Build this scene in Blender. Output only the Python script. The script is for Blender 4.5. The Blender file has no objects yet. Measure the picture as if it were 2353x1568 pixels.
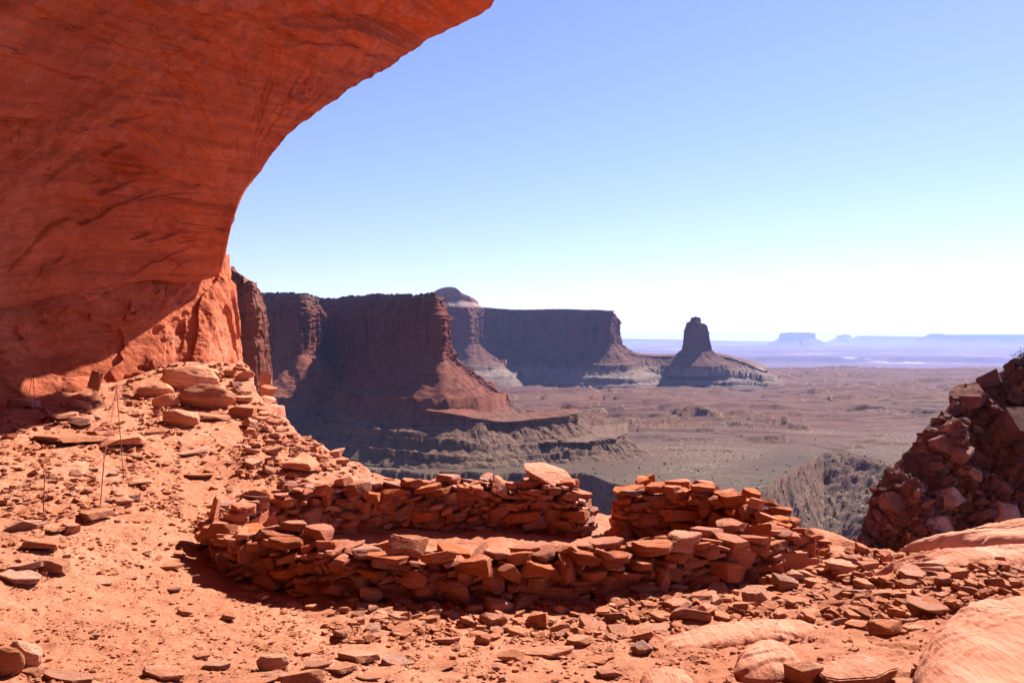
import bpy, bmesh, math, random
import numpy as np
from mathutils import Vector, Matrix, Euler

SC = bpy.context.scene
COL = SC.collection
R = math.radians
# ------------------------------------------------------------------ camera, sky, sun, exposure
F = 1828.6          # focal length in units of a 2352 x 1568 frame
cam = bpy.data.cameras.new('camera'); cam.lens = 28.0; cam.sensor_width = 36.0
cam.clip_start = 0.05; cam.clip_end = 90000
cam_o = bpy.data.objects.new('camera', cam); COL.objects.link(cam_o)
cam_o.location = (0, 0, 0); cam_o.rotation_euler = (R(90), 0, 0)
SC.camera = cam_o
SUN_AZ, SUN_EL = 40.0, 45.0
S = Vector((math.sin(R(SUN_AZ))*math.cos(R(SUN_EL)), math.cos(R(SUN_AZ))*math.cos(R(SUN_EL)), math.sin(R(SUN_EL))))
world = bpy.data.worlds.new('World'); SC.world = world; world.use_nodes = True
wn = world.node_tree.nodes; wl = world.node_tree.links
sky = wn.new('ShaderNodeTexSky'); sky.sky_type = 'NISHITA'; sky.sun_disc = False
sky.sun_elevation = R(SUN_EL); sky.sun_rotation = R(SUN_AZ)
sky.altitude = 1500; sky.air_density = 1.0; sky.dust_density = 0.25; sky.ozone_density = 6.0
bg = wn['Background']; bg.inputs['Strength'].default_value = 0.066
tint = wn.new('ShaderNodeMix'); tint.data_type = 'RGBA'; tint.blend_type = 'MULTIPLY'; tint.inputs[0].default_value = 1.0
tint.inputs[7].default_value = (1.20, 0.93, 1.16, 1)
wl.new(sky.outputs[0], tint.inputs[6]); wl.new(tint.outputs[2], bg.inputs['Color'])
sun = bpy.data.lights.new('sun', 'SUN'); sun.energy = 5.0; sun.angle = R(0.5); sun.color = (1.0, 0.95, 0.88)
sun_o = bpy.data.objects.new('sun', sun); COL.objects.link(sun_o)
sun_o.rotation_euler = (-S).to_track_quat('-Z', 'Y').to_euler()
SC.view_settings.view_transform = 'Standard'; SC.view_settings.look = 'None'
SC.view_settings.exposure = 1.54; SC.view_settings.gamma = 1.0
SC.render.engine = 'CYCLES'
SC.cycles.max_bounces = 8; SC.cycles.diffuse_bounces = 3; SC.cycles.volume_bounces = 0
SC.cycles.use_denoising = True

random.seed(7)
RNG = np.random.default_rng(7)

# ------------------------------------------------------------------ numpy noise
def _hash(ix, iy, iz, seed):
    with np.errstate(over='ignore'):
        h = (ix.astype(np.uint32)*np.uint32(374761393) + iy.astype(np.uint32)*np.uint32(668265263)
             + iz.astype(np.uint32)*np.uint32(2246822519) + np.uint32(seed*3266489917 % 4294967296))
        h ^= h >> np.uint32(15); h *= np.uint32(2246822519); h ^= h >> np.uint32(13)
        h *= np.uint32(3266489917); h ^= h >> np.uint32(16)
    return h

def noise(x, y, z=None, seed=0):
    x = np.asarray(x, float); y = np.asarray(y, float)
    z = np.zeros_like(x) if z is None else np.asarray(z, float)
    x, y, z = np.broadcast_arrays(x, y, z)
    xi = np.floor(x); yi = np.floor(y); zi = np.floor(z)
    fx = x-xi; fy = y-yi; fz = z-zi
    xi = xi.astype(np.int64); yi = yi.astype(np.int64); zi = zi.astype(np.int64)
    ux = fx*fx*fx*(fx*(fx*6-15)+10); uy = fy*fy*fy*(fy*(fy*6-15)+10); uz = fz*fz*fz*(fz*(fz*6-15)+10)
    out = 0.0
    for dx in (0, 1):
        wx = ux if dx else 1-ux
        for dy in (0, 1):
            wy = uy if dy else 1-uy
            for dz in (0, 1):
                wz = uz if dz else 1-uz
                h = _hash(xi+dx, yi+dy, zi+dz, seed)
                gx = (h & np.uint32(255)).astype(float)/127.5-1
                gy = ((h >> np.uint32(8)) & np.uint32(255)).astype(float)/127.5-1
                gz = ((h >> np.uint32(16)) & np.uint32(255)).astype(float)/127.5-1
                out = out + wx*wy*wz*(gx*(fx-dx)+gy*(fy-dy)+gz*(fz-dz))
    return out*1.2

def fbm(x, y, z=None, oct=5, seed=0, gain=0.5, lac=2.03):
    a = 1.0; o = 0.0; f = 1.0
    for k in range(oct):
        o = o + a*noise(np.asarray(x)*f, np.asarray(y)*f, None if z is None else np.asarray(z)*f, seed+k*17)
        a *= gain; f *= lac
    return o

def sstep(a, b, x):
    t = np.clip((x-a)/(b-a), 0, 1); return t*t*(3-2*t)

# ------------------------------------------------------------------ mesh helpers
def P(px, py, D):
    return Vector(((px-1176)/F*D, D, (784-py)/F*D))

def link(o, parent=None):
    COL.objects.link(o)
    if parent is not None: o.parent = parent
    return o

def tag(o, label=None, cat=None, group=None, kind=None):
    if label: o['label'] = label
    if cat: o['category'] = cat
    if group: o['group'] = group
    if kind: o['kind'] = kind
    return o

def mesh_np(name, V, Fc, mat, smooth=True):
    """V (n,3) floats, Fc (m,3 or 4) ints"""
    me = bpy.data.meshes.new(name)
    V = np.ascontiguousarray(V, dtype=np.float32); Fc = np.ascontiguousarray(Fc, dtype=np.int32)
    m, k = Fc.shape
    me.vertices.add(len(V)); me.vertices.foreach_set('co', V.ravel())
    me.loops.add(m*k); me.loops.foreach_set('vertex_index', Fc.ravel())
    me.polygons.add(m); me.polygons.foreach_set('loop_start', np.arange(0, m*k, k, dtype=np.int32))
    if smooth: me.polygons.foreach_set('use_smooth', np.ones(m, dtype=bool))
    else: me.polygons.foreach_set('use_smooth', np.zeros(m, dtype=bool))
    me.update(calc_edges=True); me.validate()
    if mat: me.materials.append(mat)
    return me

def grid_faces(nu, nv, off=0, closed=False):
    i = np.arange(nu if closed else nu-1); j = np.arange(nv-1)
    I, J = np.meshgrid(i, j, indexing='ij'); I2 = (I+1) % nu
    a = I*nv+J; b = I2*nv+J; c = I2*nv+J+1; d = I*nv+J+1
    return np.stack([a, b, c, d], -1).reshape(-1, 4)+off

def grid_obj(name, G, mat, smooth=True, flip=False, closed=False, parent=None, uv=None):
    nu, nv, _ = G.shape
    f = grid_faces(nu, nv, 0, closed)
    if flip: f = f[:, ::-1]
    me = mesh_np(name, G.reshape(-1, 3), f, mat, smooth)
    if uv is not None:
        at = me.attributes.new('lay', 'FLOAT_VECTOR', 'POINT'); at.data.foreach_set('vector', np.ascontiguousarray(uv.reshape(-1, 3), dtype=np.float32).ravel())
    return link(bpy.data.objects.new(name, me), parent)

def catmull(pts, n):
    pts = np.asarray(pts, float)
    p = np.vstack([2*pts[0]-pts[1], pts, 2*pts[-1]-pts[-2]])
    m = len(pts)-1
    t = np.linspace(0, m, n); k = np.minimum(t.astype(int), m-1); f = (t-k)[:, None]
    p0, p1, p2, p3 = p[k], p[k+1], p[k+2], p[k+3]
    return 0.5*((2*p1)+(-p0+p2)*f+(2*p0-5*p1+4*p2-p3)*f*f+(-p0+3*p1-3*p2+p3)*f**3)

def resample(c, n, dims=2):
    d = np.r_[0, np.cumsum(np.linalg.norm(np.diff(c[:, :dims], axis=0), axis=1))]
    s = np.linspace(0, d[-1], n)
    return np.stack([np.interp(s, d, c[:, k]) for k in range(c.shape[1])], 1), s

def blur(a, k):
    if k < 1: return a
    w = np.hanning(2*k+3)[1:-1]; w /= w.sum()
    p = np.pad(a, [(k, k)]+[(0, 0)]*(a.ndim-1), mode='edge')
    if a.ndim == 1: return np.convolve(p, w, 'valid')
    return np.stack([np.convolve(p[:, i], w, 'valid') for i in range(a.shape[1])], 1)

# ------------------------------------------------------------------ materials
class NT:
    def __init__(s, name):
        s.m = bpy.data.materials.new(name); s.m.use_nodes = True
        s.t = s.m.node_tree; s.n = s.t.nodes; s.l = s.t.links
        s.b = s.n['Principled BSDF']; s.b.inputs['Roughness'].default_value = 0.95
        s.b.inputs['Specular IOR Level'].default_value = 0.12
    def new(s, t, **kw):
        n = s.n.new(t)
        for k, v in kw.items():
            if k in n.inputs: n.inputs[k].default_value = v
            else: setattr(n, k, v)
        return n
    def coord(s, kind='Object', scale=(1, 1, 1), rot=(0, 0, 0)):
        tc = s.new('ShaderNodeTexCoord'); mp = s.new('ShaderNodeMapping')
        mp.inputs['Scale'].default_value = scale; mp.inputs['Rotation'].default_value = rot
        s.l.new(tc.outputs[kind], mp.inputs['Vector']); return mp.outputs[0]
    def noise(s, vec, scale, detail=6, rough=0.55, dist=0.0):
        n = s.new('ShaderNodeTexNoise'); n.inputs['Scale'].default_value = scale; n.inputs['Detail'].default_value = detail
        n.inputs['Roughness'].default_value = rough; n.inputs['Distortion'].default_value = dist
        s.l.new(vec, n.inputs['Vector']); return n.outputs['Fac']
    def voronoi(s, vec, scale, feature='F1'):
        n = s.new('ShaderNodeTexVoronoi'); n.feature = feature; n.inputs['Scale'].default_value = scale
        s.l.new(vec, n.inputs['Vector']); return n.outputs['Distance']
    def ramp(s, fac, stops, interp='LINEAR'):
        n = s.new('ShaderNodeValToRGB'); n.color_ramp.interpolation = interp
        e = n.color_ramp.elements
        while len(e) < len(stops): e.new(0.5)
        for el, (p, c) in zip(e, stops):
            el.position = p; el.color = (*c, 1) if len(c) == 3 else c
        s.l.new(fac, n.inputs[0]); return n.outputs[0]
    def mix(s, fac, a, b, mode='MIX'):
        n = s.new('ShaderNodeMix'); n.data_type = 'RGBA'; n.blend_type = mode
        for sock, v in ((0, fac), (6, a), (7, b)):
            if isinstance(v, (int, float)): n.inputs[sock].default_value = v
            elif isinstance(v, tuple): n.inputs[sock].default_value = (*v, 1)
            else: s.l.new(v, n.inputs[sock])
        return n.outputs[2]
    def math(s, op, a, b=0.0, clamp=False):
        n = s.new('ShaderNodeMath'); n.operation = op; n.use_clamp = clamp
        for i, v in enumerate((a, b)):
            if isinstance(v, (int, float)): n.inputs[i].default_value = v
            else: s.l.new(v, n.inputs[i])
        return n.outputs[0]
    def bump(s, h, strength, dist, prev=None):
        n = s.new('ShaderNodeBump'); n.inputs['Strength'].default_value = strength; n.inputs['Distance'].default_value = dist
        s.l.new(h, n.inputs['Height'])
        if prev is not None: s.l.new(prev, n.inputs['Normal'])
        return n.outputs[0]
    def done(s, col, nrm=None):
        if isinstance(col, tuple): s.b.inputs['Base Color'].default_value = (*col, 1)
        else: s.l.new(col, s.b.inputs['Base Color'])
        if nrm is not None: s.l.new(nrm, s.b.inputs['Normal'])
        return s.m
    def sepz(s, kind='Object'):
        tc = s.new('ShaderNodeTexCoord'); sp = s.new('ShaderNodeSeparateXYZ')
        s.l.new(tc.outputs[kind], sp.inputs[0]); return sp

BW = ((0, (0, 0, 0)), (1, (1, 1, 1)))

def mat_stone(name, c1, c2, c3, patina=(0.36, 0.20, 0.16), sc=1.0, pat=0.84):
    m = NT(name); v = m.coord()
    oi = m.new('ShaderNodeObjectInfo')
    add = m.new('ShaderNodeVectorMath'); add.operation = 'ADD'
    sc10 = m.math('MULTIPLY', oi.outputs['Random'], 37.0)
    cb = m.new('ShaderNodeCombineXYZ')
    for i in range(3): m.l.new(sc10, cb.inputs[i])
    m.l.new(v, add.inputs[0]); m.l.new(cb.outputs[0], add.inputs[1]); v2 = add.outputs[0]
    n1 = m.noise(v2, 2.2*sc, 7, 0.6)
    col = m.ramp(n1, ((0.28, c1), (0.5, c2), (0.74, c3)))
    st = m.new('ShaderNodeMapping'); st.inputs['Scale'].default_value = (0.6, 0.6, 9*sc); m.l.new(v2, st.inputs[0])
    n2 = m.noise(st.outputs[0], 1.6, 5, 0.6)
    col = m.mix(m.ramp(n2, ((0.45, (0, 0, 0)), (0.7, (0.45,)*3))), col, tuple(0.72*a for a in c1))
    # each stone a little lighter, darker or greyer than its neighbours
    hv = m.new('ShaderNodeHueSaturation')
    m.l.new(m.ramp(oi.outputs['Random'], ((0, (0.74,)*3), (0.3, (1.0,)*3), (1, (1.25,)*3))), hv.inputs['Value'])
    m.l.new(m.ramp(m.math('FRACT', m.math('MULTIPLY', oi.outputs['Random'], 17.3)), ((0, (0.92,)*3), (1, (1.06,)*3))), hv.inputs['Saturation'])
    m.l.new(col, hv.inputs['Color']); col = hv.outputs[0]
    frac = m.math('FRACT', m.math('MULTIPLY', oi.outputs['Random'], 53.17))
    pf = m.math('MULTIPLY', m.ramp(frac, ((pat-0.04, (0, 0, 0)), (pat+0.02, (0.75,)*3))), m.ramp(n1, ((0.4, (0.3,)*3), (0.55, (1, 1, 1)))))
    col = m.mix(pf, col, patina)
    nf = m.noise(v2, 13*sc, 10, 0.74)
    col = m.mix(m.ramp(nf, ((0.57, (0, 0, 0)), (0.70, (0.45,)*3))), col, m.mix(1.0, col, (0.5, 0.40, 0.38), 'MULTIPLY'))
    cn = m.math('ABSOLUTE', m.math('SUBTRACT', m.noise(v2, 2.4*sc, 6, 0.6, 0.4), 0.5))
    ck = m.math('MULTIPLY', m.ramp(cn, ((0, (1, 1, 1)), (.012, (0, 0, 0)))), m.ramp(n1, ((.5, (0, 0, 0)), (.58, (1, 1, 1)))))
    col = m.mix(m.math('MULTIPLY', ck, .7), col, m.mix(1.0, col, (0.25, 0.2, 0.2), 'MULTIPLY'))
    b = m.bump(nf, 0.8, 0.06)
    b = m.bump(n2, 0.55, 0.08, b)
    b = m.bump(m.math('SUBTRACT', 1.0, ck), 0.6, 0.04, b)
    return m.done(col, b)

def mat_slick():
    """bare rock worn along its layers: fine parallel lines that run across the slabs"""
    m = NT('slickrock'); v = m.coord()
    ln = m.noise(m.coord('Object', (16, 2.0, 14), (0, 0, R(38))), 1.0, 9, 0.68, .3); br = m.noise(m.coord('Object', (4, .8, 5), (0, 0, R(40))), 1.0, 6, .6)
    n1 = m.noise(v, 1.4, 8, .65); nf = m.noise(v, 38, 9, .76)
    col = m.ramp(n1, ((.3, (0.45, 0.155, 0.085)), (.5, (0.53, 0.205, 0.118)), (.72, (0.59, 0.265, 0.168))))
    col = m.mix(m.ramp(ln, ((.44, (0, 0, 0)), (.66, (.7,)*3))), col, (0.36, 0.115, 0.062))
    col = m.mix(m.ramp(br, ((.5, (0, 0, 0)), (.66, (.5,)*3))), col, (0.62, 0.32, 0.22))
    col = m.mix(m.ramp(nf, ((.58, (0, 0, 0)), (.7, (.5,)*3))), col, (0.30, 0.10, 0.06))
    cn = m.math('ABSOLUTE', m.math('SUBTRACT', m.noise(v, 1.1, 5, .6, .4), 0.5)); ck = m.math('MULTIPLY', m.ramp(cn, ((0, (1, 1, 1)), (.007, (0, 0, 0)))), m.ramp(n1, ((.5, (0, 0, 0)), (.58, (1, 1, 1)))))
    col = m.mix(m.math('MULTIPLY', ck, .6), col, (0.2, 0.06, 0.035))
    b = m.bump(ln, .9, .035); b = m.bump(br, .7, .07, b); b = m.bump(nf, .7, .012, b); b = m.bump(m.math('SUBTRACT', 1.0, ck), .7, .03, b)
    return m.done(col, b)

def mat_ground():
    m = NT('red_sand'); v = m.coord()
    big = m.noise(v, 0.55, 6, 0.6, 0.4); mid = m.noise(v, 3.5, 8, 0.65)
    col = m.ramp(big, ((0.3, (0.53, 0.185, 0.096)), (0.5, (0.635, 0.238, 0.130)), (0.72, (0.69, 0.29, 0.17))))
    col = m.mix(m.ramp(mid, ((0.42, (0, 0, 0)), (0.7, (0.55,)*3))), col, (0.40, 0.14, 0.07))
    vo = m.voronoi(v, 26); vb = m.voronoi(v, 9)
    gr = m.ramp(vo, ((0.12, (1, 1, 1)), (0.3, (0, 0, 0))))
    msk = m.ramp(m.noise(v, 1.3, 4, 0.6), ((0.45, (0, 0, 0)), (0.62, (1, 1, 1))))
    pb = m.math('MULTIPLY', gr, msk)
    col = m.mix(m.math('MULTIPLY', pb, 0.5), col, (0.42, 0.16, 0.09))
    fine = m.noise(v, 55, 9, 0.78)
    ft = m.ramp(m.voronoi(m.coord('Object', (1, .55, 1)), 3.2, 'SMOOTH_F1'), ((.12, (0, 0, 0)), (.42, (1, 1, 1))))
    speck = m.ramp(m.noise(v, 34, 6, .7), ((.60, (0, 0, 0)), (.70, (.6,)*3)))
    col = m.mix(speck, col, (.34, .115, .06))
    b = m.bump(mid, 0.9, 0.17)
    b = m.bump(m.noise(v, 13, 9, 0.74), 0.95, 0.07, b)
    b = m.bump(pb, 0.7, 0.02, b)
    b = m.bump(fine, 0.75, 0.018, b)
    b = m.bump(ft, 0.5, 0.05, b)
    return m.done(col, b)

def mat_alcove(name, laid):
    """laid: texture follows the metres along and across the roof kept in the mesh; else plain object space"""
    m = NT(name); v = m.coord()
    if laid:
        at = m.new('ShaderNodeAttribute'); at.attribute_name = 'lay'; src = at.outputs['Vector']
    else: src = v
    def mp(sc, rot=0.0):
        q = m.new('ShaderNodeMapping'); q.inputs['Scale'].default_value = sc; q.inputs['Rotation'].default_value = (0, 0, rot) if laid else (0, rot, 0)
        m.l.new(src, q.inputs[0]); return q.outputs[0]
    st = (lambda a, b: (a, b, 1)) if laid else (lambda a, b: (a, a, b))
    big = m.noise(v, 0.22, 8, 0.62, 0.6)
    col = m.ramp(big, ((0.3, (0.47, 0.115, 0.050)), (0.5, (0.60, 0.162, 0.072)), (0.72, (0.68, 0.22, 0.11))))
    fine = m.noise(v, 2.6, 10, 0.74)
    col = m.mix(m.ramp(fine, ((0.42, (0, 0, 0)), (0.66, (0.6,)*3))), col, (0.29, 0.062, 0.028))
    bd = m.noise(mp(st(.22, 2.6), R(4)), 1.0, 9, 0.68)
    col = m.mix(m.ramp(bd, ((0.46, (0, 0, 0)), (0.66, (0.6,)*3))), col, (0.27, 0.060, 0.028))
    pal = m.ramp(m.noise(mp(st(.9, .5), R(-35)), 0.8, 9, 0.72, 0.8), ((0.60, (0, 0, 0)), (0.66, (0.5,)*3)))
    col = m.mix(pal, col, (0.55, 0.215, 0.13))
    # dark mineral lines along the bedding
    tk = m.noise(mp(st(.10, 1.15), R(5)), 1.5, 5, 0.55, 0.1)
    ln = m.ramp(tk, ((0.570, (0, 0, 0)), (0.585, (1, 1, 1)), (0.60, (0, 0, 0))))
    brk = m.ramp(m.noise(v, 0.45, 4, 0.6), ((0.46, (0, 0, 0)), (0.60, (0.75,)*3)))
    col = m.mix(m.math('MULTIPLY', ln, brk), col, (0.07, 0.025, 0.020))
    # cracks: thin broken lines, most of them running up to the rim
    def crack(vec, sc, wd, lo, hi, seed):
        n = m.noise(vec, sc, 7, 0.6, 0.25); d = m.math('ABSOLUTE', m.math('SUBTRACT', n, 0.5))
        line = m.ramp(d, ((0.0, (1, 1, 1)), (wd, (0, 0, 0))))
        off = m.new('ShaderNodeVectorMath'); off.operation = 'ADD'; off.inputs[1].default_value = (seed, seed*1.7, 0); m.l.new(v, off.inputs[0])
        return m.math('MULTIPLY', line, m.ramp(m.noise(off.outputs[0], 0.55, 4, 0.65), ((lo, (0, 0, 0)), (hi, (1, 1, 1)))))
    c1 = crack(mp(st(.62, .15), R(-14)), 1.0, .009, .56, .63, 3.0)
    c2 = crack(mp(st(.35, 1.3), R(5)), 1.1, .012, .57, .64, 9.0)
    ck = m.math('MAXIMUM', c1, c2)
    col = m.mix(m.math('MULTIPLY', ck, .40), col, (0.19, 0.046, 0.022))
    pit = m.ramp(m.noise(v, 9, 6, 0.72), ((0.63, (0, 0, 0)), (0.72, (0.75,)*3)))
    col = m.mix(pit, col, (0.22, 0.05, 0.025))
    b = m.bump(m.noise(v, 1.6, 10, 0.68, 0.3), 0.75, 0.22)
    b = m.bump(bd, 0.6, 0.14, b)
    b = m.bump(m.math('SUBTRACT', 1.0, ck), 0.5, 0.06, b)
    b = m.bump(m.noise(v, 14, 9, 0.74), 0.7, 0.04, b)
    return m.done(col, b)

def mat_cliff(name, stops, z0, z1, nsc=0.02, bumpd=3.0, streak=(0.10, 0.05, 0.04), veg=None, fine=0.25):
    """sandstone in layers: colour by height (broken up with noise) between z0 and z1"""
    m = NT(name); v = m.coord(); sp = m.sepz()
    nb = m.noise(v, nsc, 7, 0.62)
    zz = m.math('DIVIDE', m.math('SUBTRACT', sp.outputs[2], z0), z1-z0)
    zz = m.math('ADD', zz, m.math('MULTIPLY', m.math('SUBTRACT', nb, 0.5), 0.10))
    col = m.ramp(zz, stops)
    strat = m.noise(m.coord('Object', (0.15, 0.15, 6.0)), nsc*2.2, 6, 0.65)
    col = m.mix(m.ramp(strat, ((0.4, (0, 0, 0)), (0.66, (0.55,)*3))), col, m.mix(1.0, col, (0.62, 0.55, 0.52), 'MULTIPLY'))
    vst = m.noise(m.coord('Object', (1, 1, 0.06)), nsc*6, 5, 0.6)
    col = m.mix(m.ramp(vst, ((0.50, (0, 0, 0)), (0.66, (0.8,)*3))), col, m.mix(1.0, col, (0.42, 0.34, 0.36), 'MULTIPLY'))
    col = m.mix(m.ramp(nb, ((0.35, (0.0,)*3), (0.75, (0.4,)*3))), col, m.mix(1.0, col, (1.5, 1.5, 1.5), 'MULTIPLY'))
    f = m.noise(v, fine, 9, 0.72)
    sp2 = m.ramp(f, ((0.56, (0, 0, 0)), (0.64, (0.6,)*3)))
    col = m.mix(sp2, col, m.mix(1.0, col, (0.5, 0.5, 0.5), 'MULTIPLY'))
    f2 = m.noise(v, fine*.45, 6, 0.7)
    col = m.mix(m.ramp(f2, ((0.60, (0, 0, 0)), (0.68, (0.7,)*3))), col, m.mix(1.0, col, (1.7, 1.6, 1.5), 'MULTIPLY'))
    if veg:
        vo = m.voronoi(v, veg[0])
        col = m.mix(m.ramp(vo, ((veg[1], (1, 1, 1)), (veg[1]+0.12, (0, 0, 0)))), col, (0.07, 0.06, 0.035))
    b = m.bump(f, 0.8, bumpd)
    b = m.bump(strat, 0.5, bumpd, b)
    return m.done(col, b)

def mat_plain():
    m = NT('desert_floor'); v = m.coord(); sp = m.sepz()
    n1 = m.noise(v, 0.0016, 8, 0.6, 0.5); n2 = m.noise(v, 0.012, 8, 0.65)
    red = m.ramp(n2, ((0.3, (0.058, 0.020, 0.0135)), (0.55, (0.088, 0.032, 0.021)), (0.75, (0.115, 0.048, 0.033))))
    tan = m.ramp(n2, ((0.3, (0.042, 0.024, 0.014)), (0.55, (0.066, 0.039, 0.022)), (0.75, (0.10, 0.065, 0.039))))
    # the near bench is tan with shrubs, the far desert red brown
    near = m.math('SUBTRACT', 1.0, m.math('MULTIPLY', m.math('SUBTRACT', sp.outputs[1], 560), 0.0022, True), True)
    nf = m.math('ADD', near, m.math('MULTIPLY', m.math('SUBTRACT', n1, 0.5), 1.6), True)
    col = m.mix(nf, red, tan)
    # pale rim rock beyond the first canyon
    far = m.math('MULTIPLY', m.math('SUBTRACT', sp.outputs[1], 12500), 0.001, True)
    wr = m.ramp(m.noise(m.coord('Object', (0.35, 1, 1)), 0.0012, 5, 0.6), ((0.60, (0, 0, 0)), (0.64, (1, 1, 1))))
    col = m.mix(m.math('MULTIPLY', far, wr), col, (0.42, 0.36, 0.32))
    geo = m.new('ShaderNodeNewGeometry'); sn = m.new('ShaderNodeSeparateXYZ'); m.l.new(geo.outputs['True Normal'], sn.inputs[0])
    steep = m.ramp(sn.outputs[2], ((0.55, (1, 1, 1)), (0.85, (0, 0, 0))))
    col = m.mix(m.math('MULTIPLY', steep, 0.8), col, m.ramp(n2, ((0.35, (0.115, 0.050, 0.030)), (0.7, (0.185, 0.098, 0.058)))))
    shr = m.voronoi(v, 0.17); dens = m.ramp(m.noise(v, 0.006, 5, 0.6), ((0.42, (0.12,)*3), (0.6, (0.42,)*3)))
    dot = m.math('LESS_THAN', shr, dens)
    gate = m.math('SUBTRACT', 1.0, m.math('MULTIPLY', m.math('SUBTRACT', sp.outputs[1], 900), 0.001, True), True)
    col = m.mix(m.math('MULTIPLY', m.math('MULTIPLY', dot, gate), 0.8), col, (0.04, 0.03, 0.02))
    shr2 = m.voronoi(v, 0.06); dot2 = m.ramp(shr2, ((0.12, (0.7,)*3), (0.2, (0, 0, 0))))
    col = m.mix(dot2, col, (0.05, 0.034, 0.024))
    tuft = m.math('LESS_THAN', m.voronoi(v, 0.36), m.ramp(m.noise(v, 0.009, 4, 0.6), ((0.45, (0.05,)*3), (0.6, (0.36,)*3))))
    col = m.mix(m.math('MULTIPLY', m.math('MULTIPLY', tuft, gate), .75), col, (0.20, 0.145, 0.09))
    b = m.bump(n2, 0.6, 6.0); b = m.bump(m.noise(v, 0.09, 7, 0.7), 0.7, 1.6, b)
    return m.done(col, b)

def mat_plain_col(name, c, rough=0.7, metal=0.0):
    m = NT(name); m.b.inputs['Roughness'].default_value = rough; m.b.inputs['Metallic'].default_value = metal
    v = m.coord(); n = m.noise(v, 30, 5, 0.6)
    return m.done(m.mix(m.ramp(n, ((0.35, (0, 0, 0)), (0.7, (1, 1, 1)))), c, tuple(a*0.6 for a in c)))

M_STONE = mat_stone('red_sandstone', (0.42, 0.112, 0.05), (0.53, 0.162, 0.074), (0.60, 0.225, 0.12), pat=.92)
M_RUBBLE = mat_stone('rubble_sandstone', (0.4704, 0.1624, 0.0840), (0.5824, 0.2240, 0.1232), (0.6496, 0.3024, 0.1904), (0.4704, 0.2688, 0.2128), sc=1.0, pat=0.94)
M_PALE = mat_stone('pale_sandstone', (0.54, 0.205, 0.105), (0.62, 0.26, 0.14), (0.68, 0.33, 0.20), sc=.6, pat=0.99)
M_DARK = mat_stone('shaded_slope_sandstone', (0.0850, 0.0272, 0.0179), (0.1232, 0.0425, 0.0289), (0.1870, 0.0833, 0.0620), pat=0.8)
M_GROUND = mat_ground()
M_ALCOVE = mat_alcove('alcove_sandstone', False); M_ROOF = mat_alcove('roof_sandstone', True)
M_PLAIN = mat_plain()
M_METAL = mat_plain_col('rusted_steel', (0.24, 0.095, 0.06), 0.8, 0.0)

# ------------------------------------------------------------------ rock shapes
def ico(sub):
    bm = bmesh.new(); bmesh.ops.create_icosphere(bm, subdivisions=sub, radius=1.0)
    V = np.array([v.co[:] for v in bm.verts]); Fc = np.array([[v.index for v in f.verts] for f in bm.faces]); bm.free()
    return V/np.linalg.norm(V, axis=1)[:, None], Fc
ICO = {k: ico(k) for k in (2, 3, 4, 5)}   # 1->42.. verts

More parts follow.
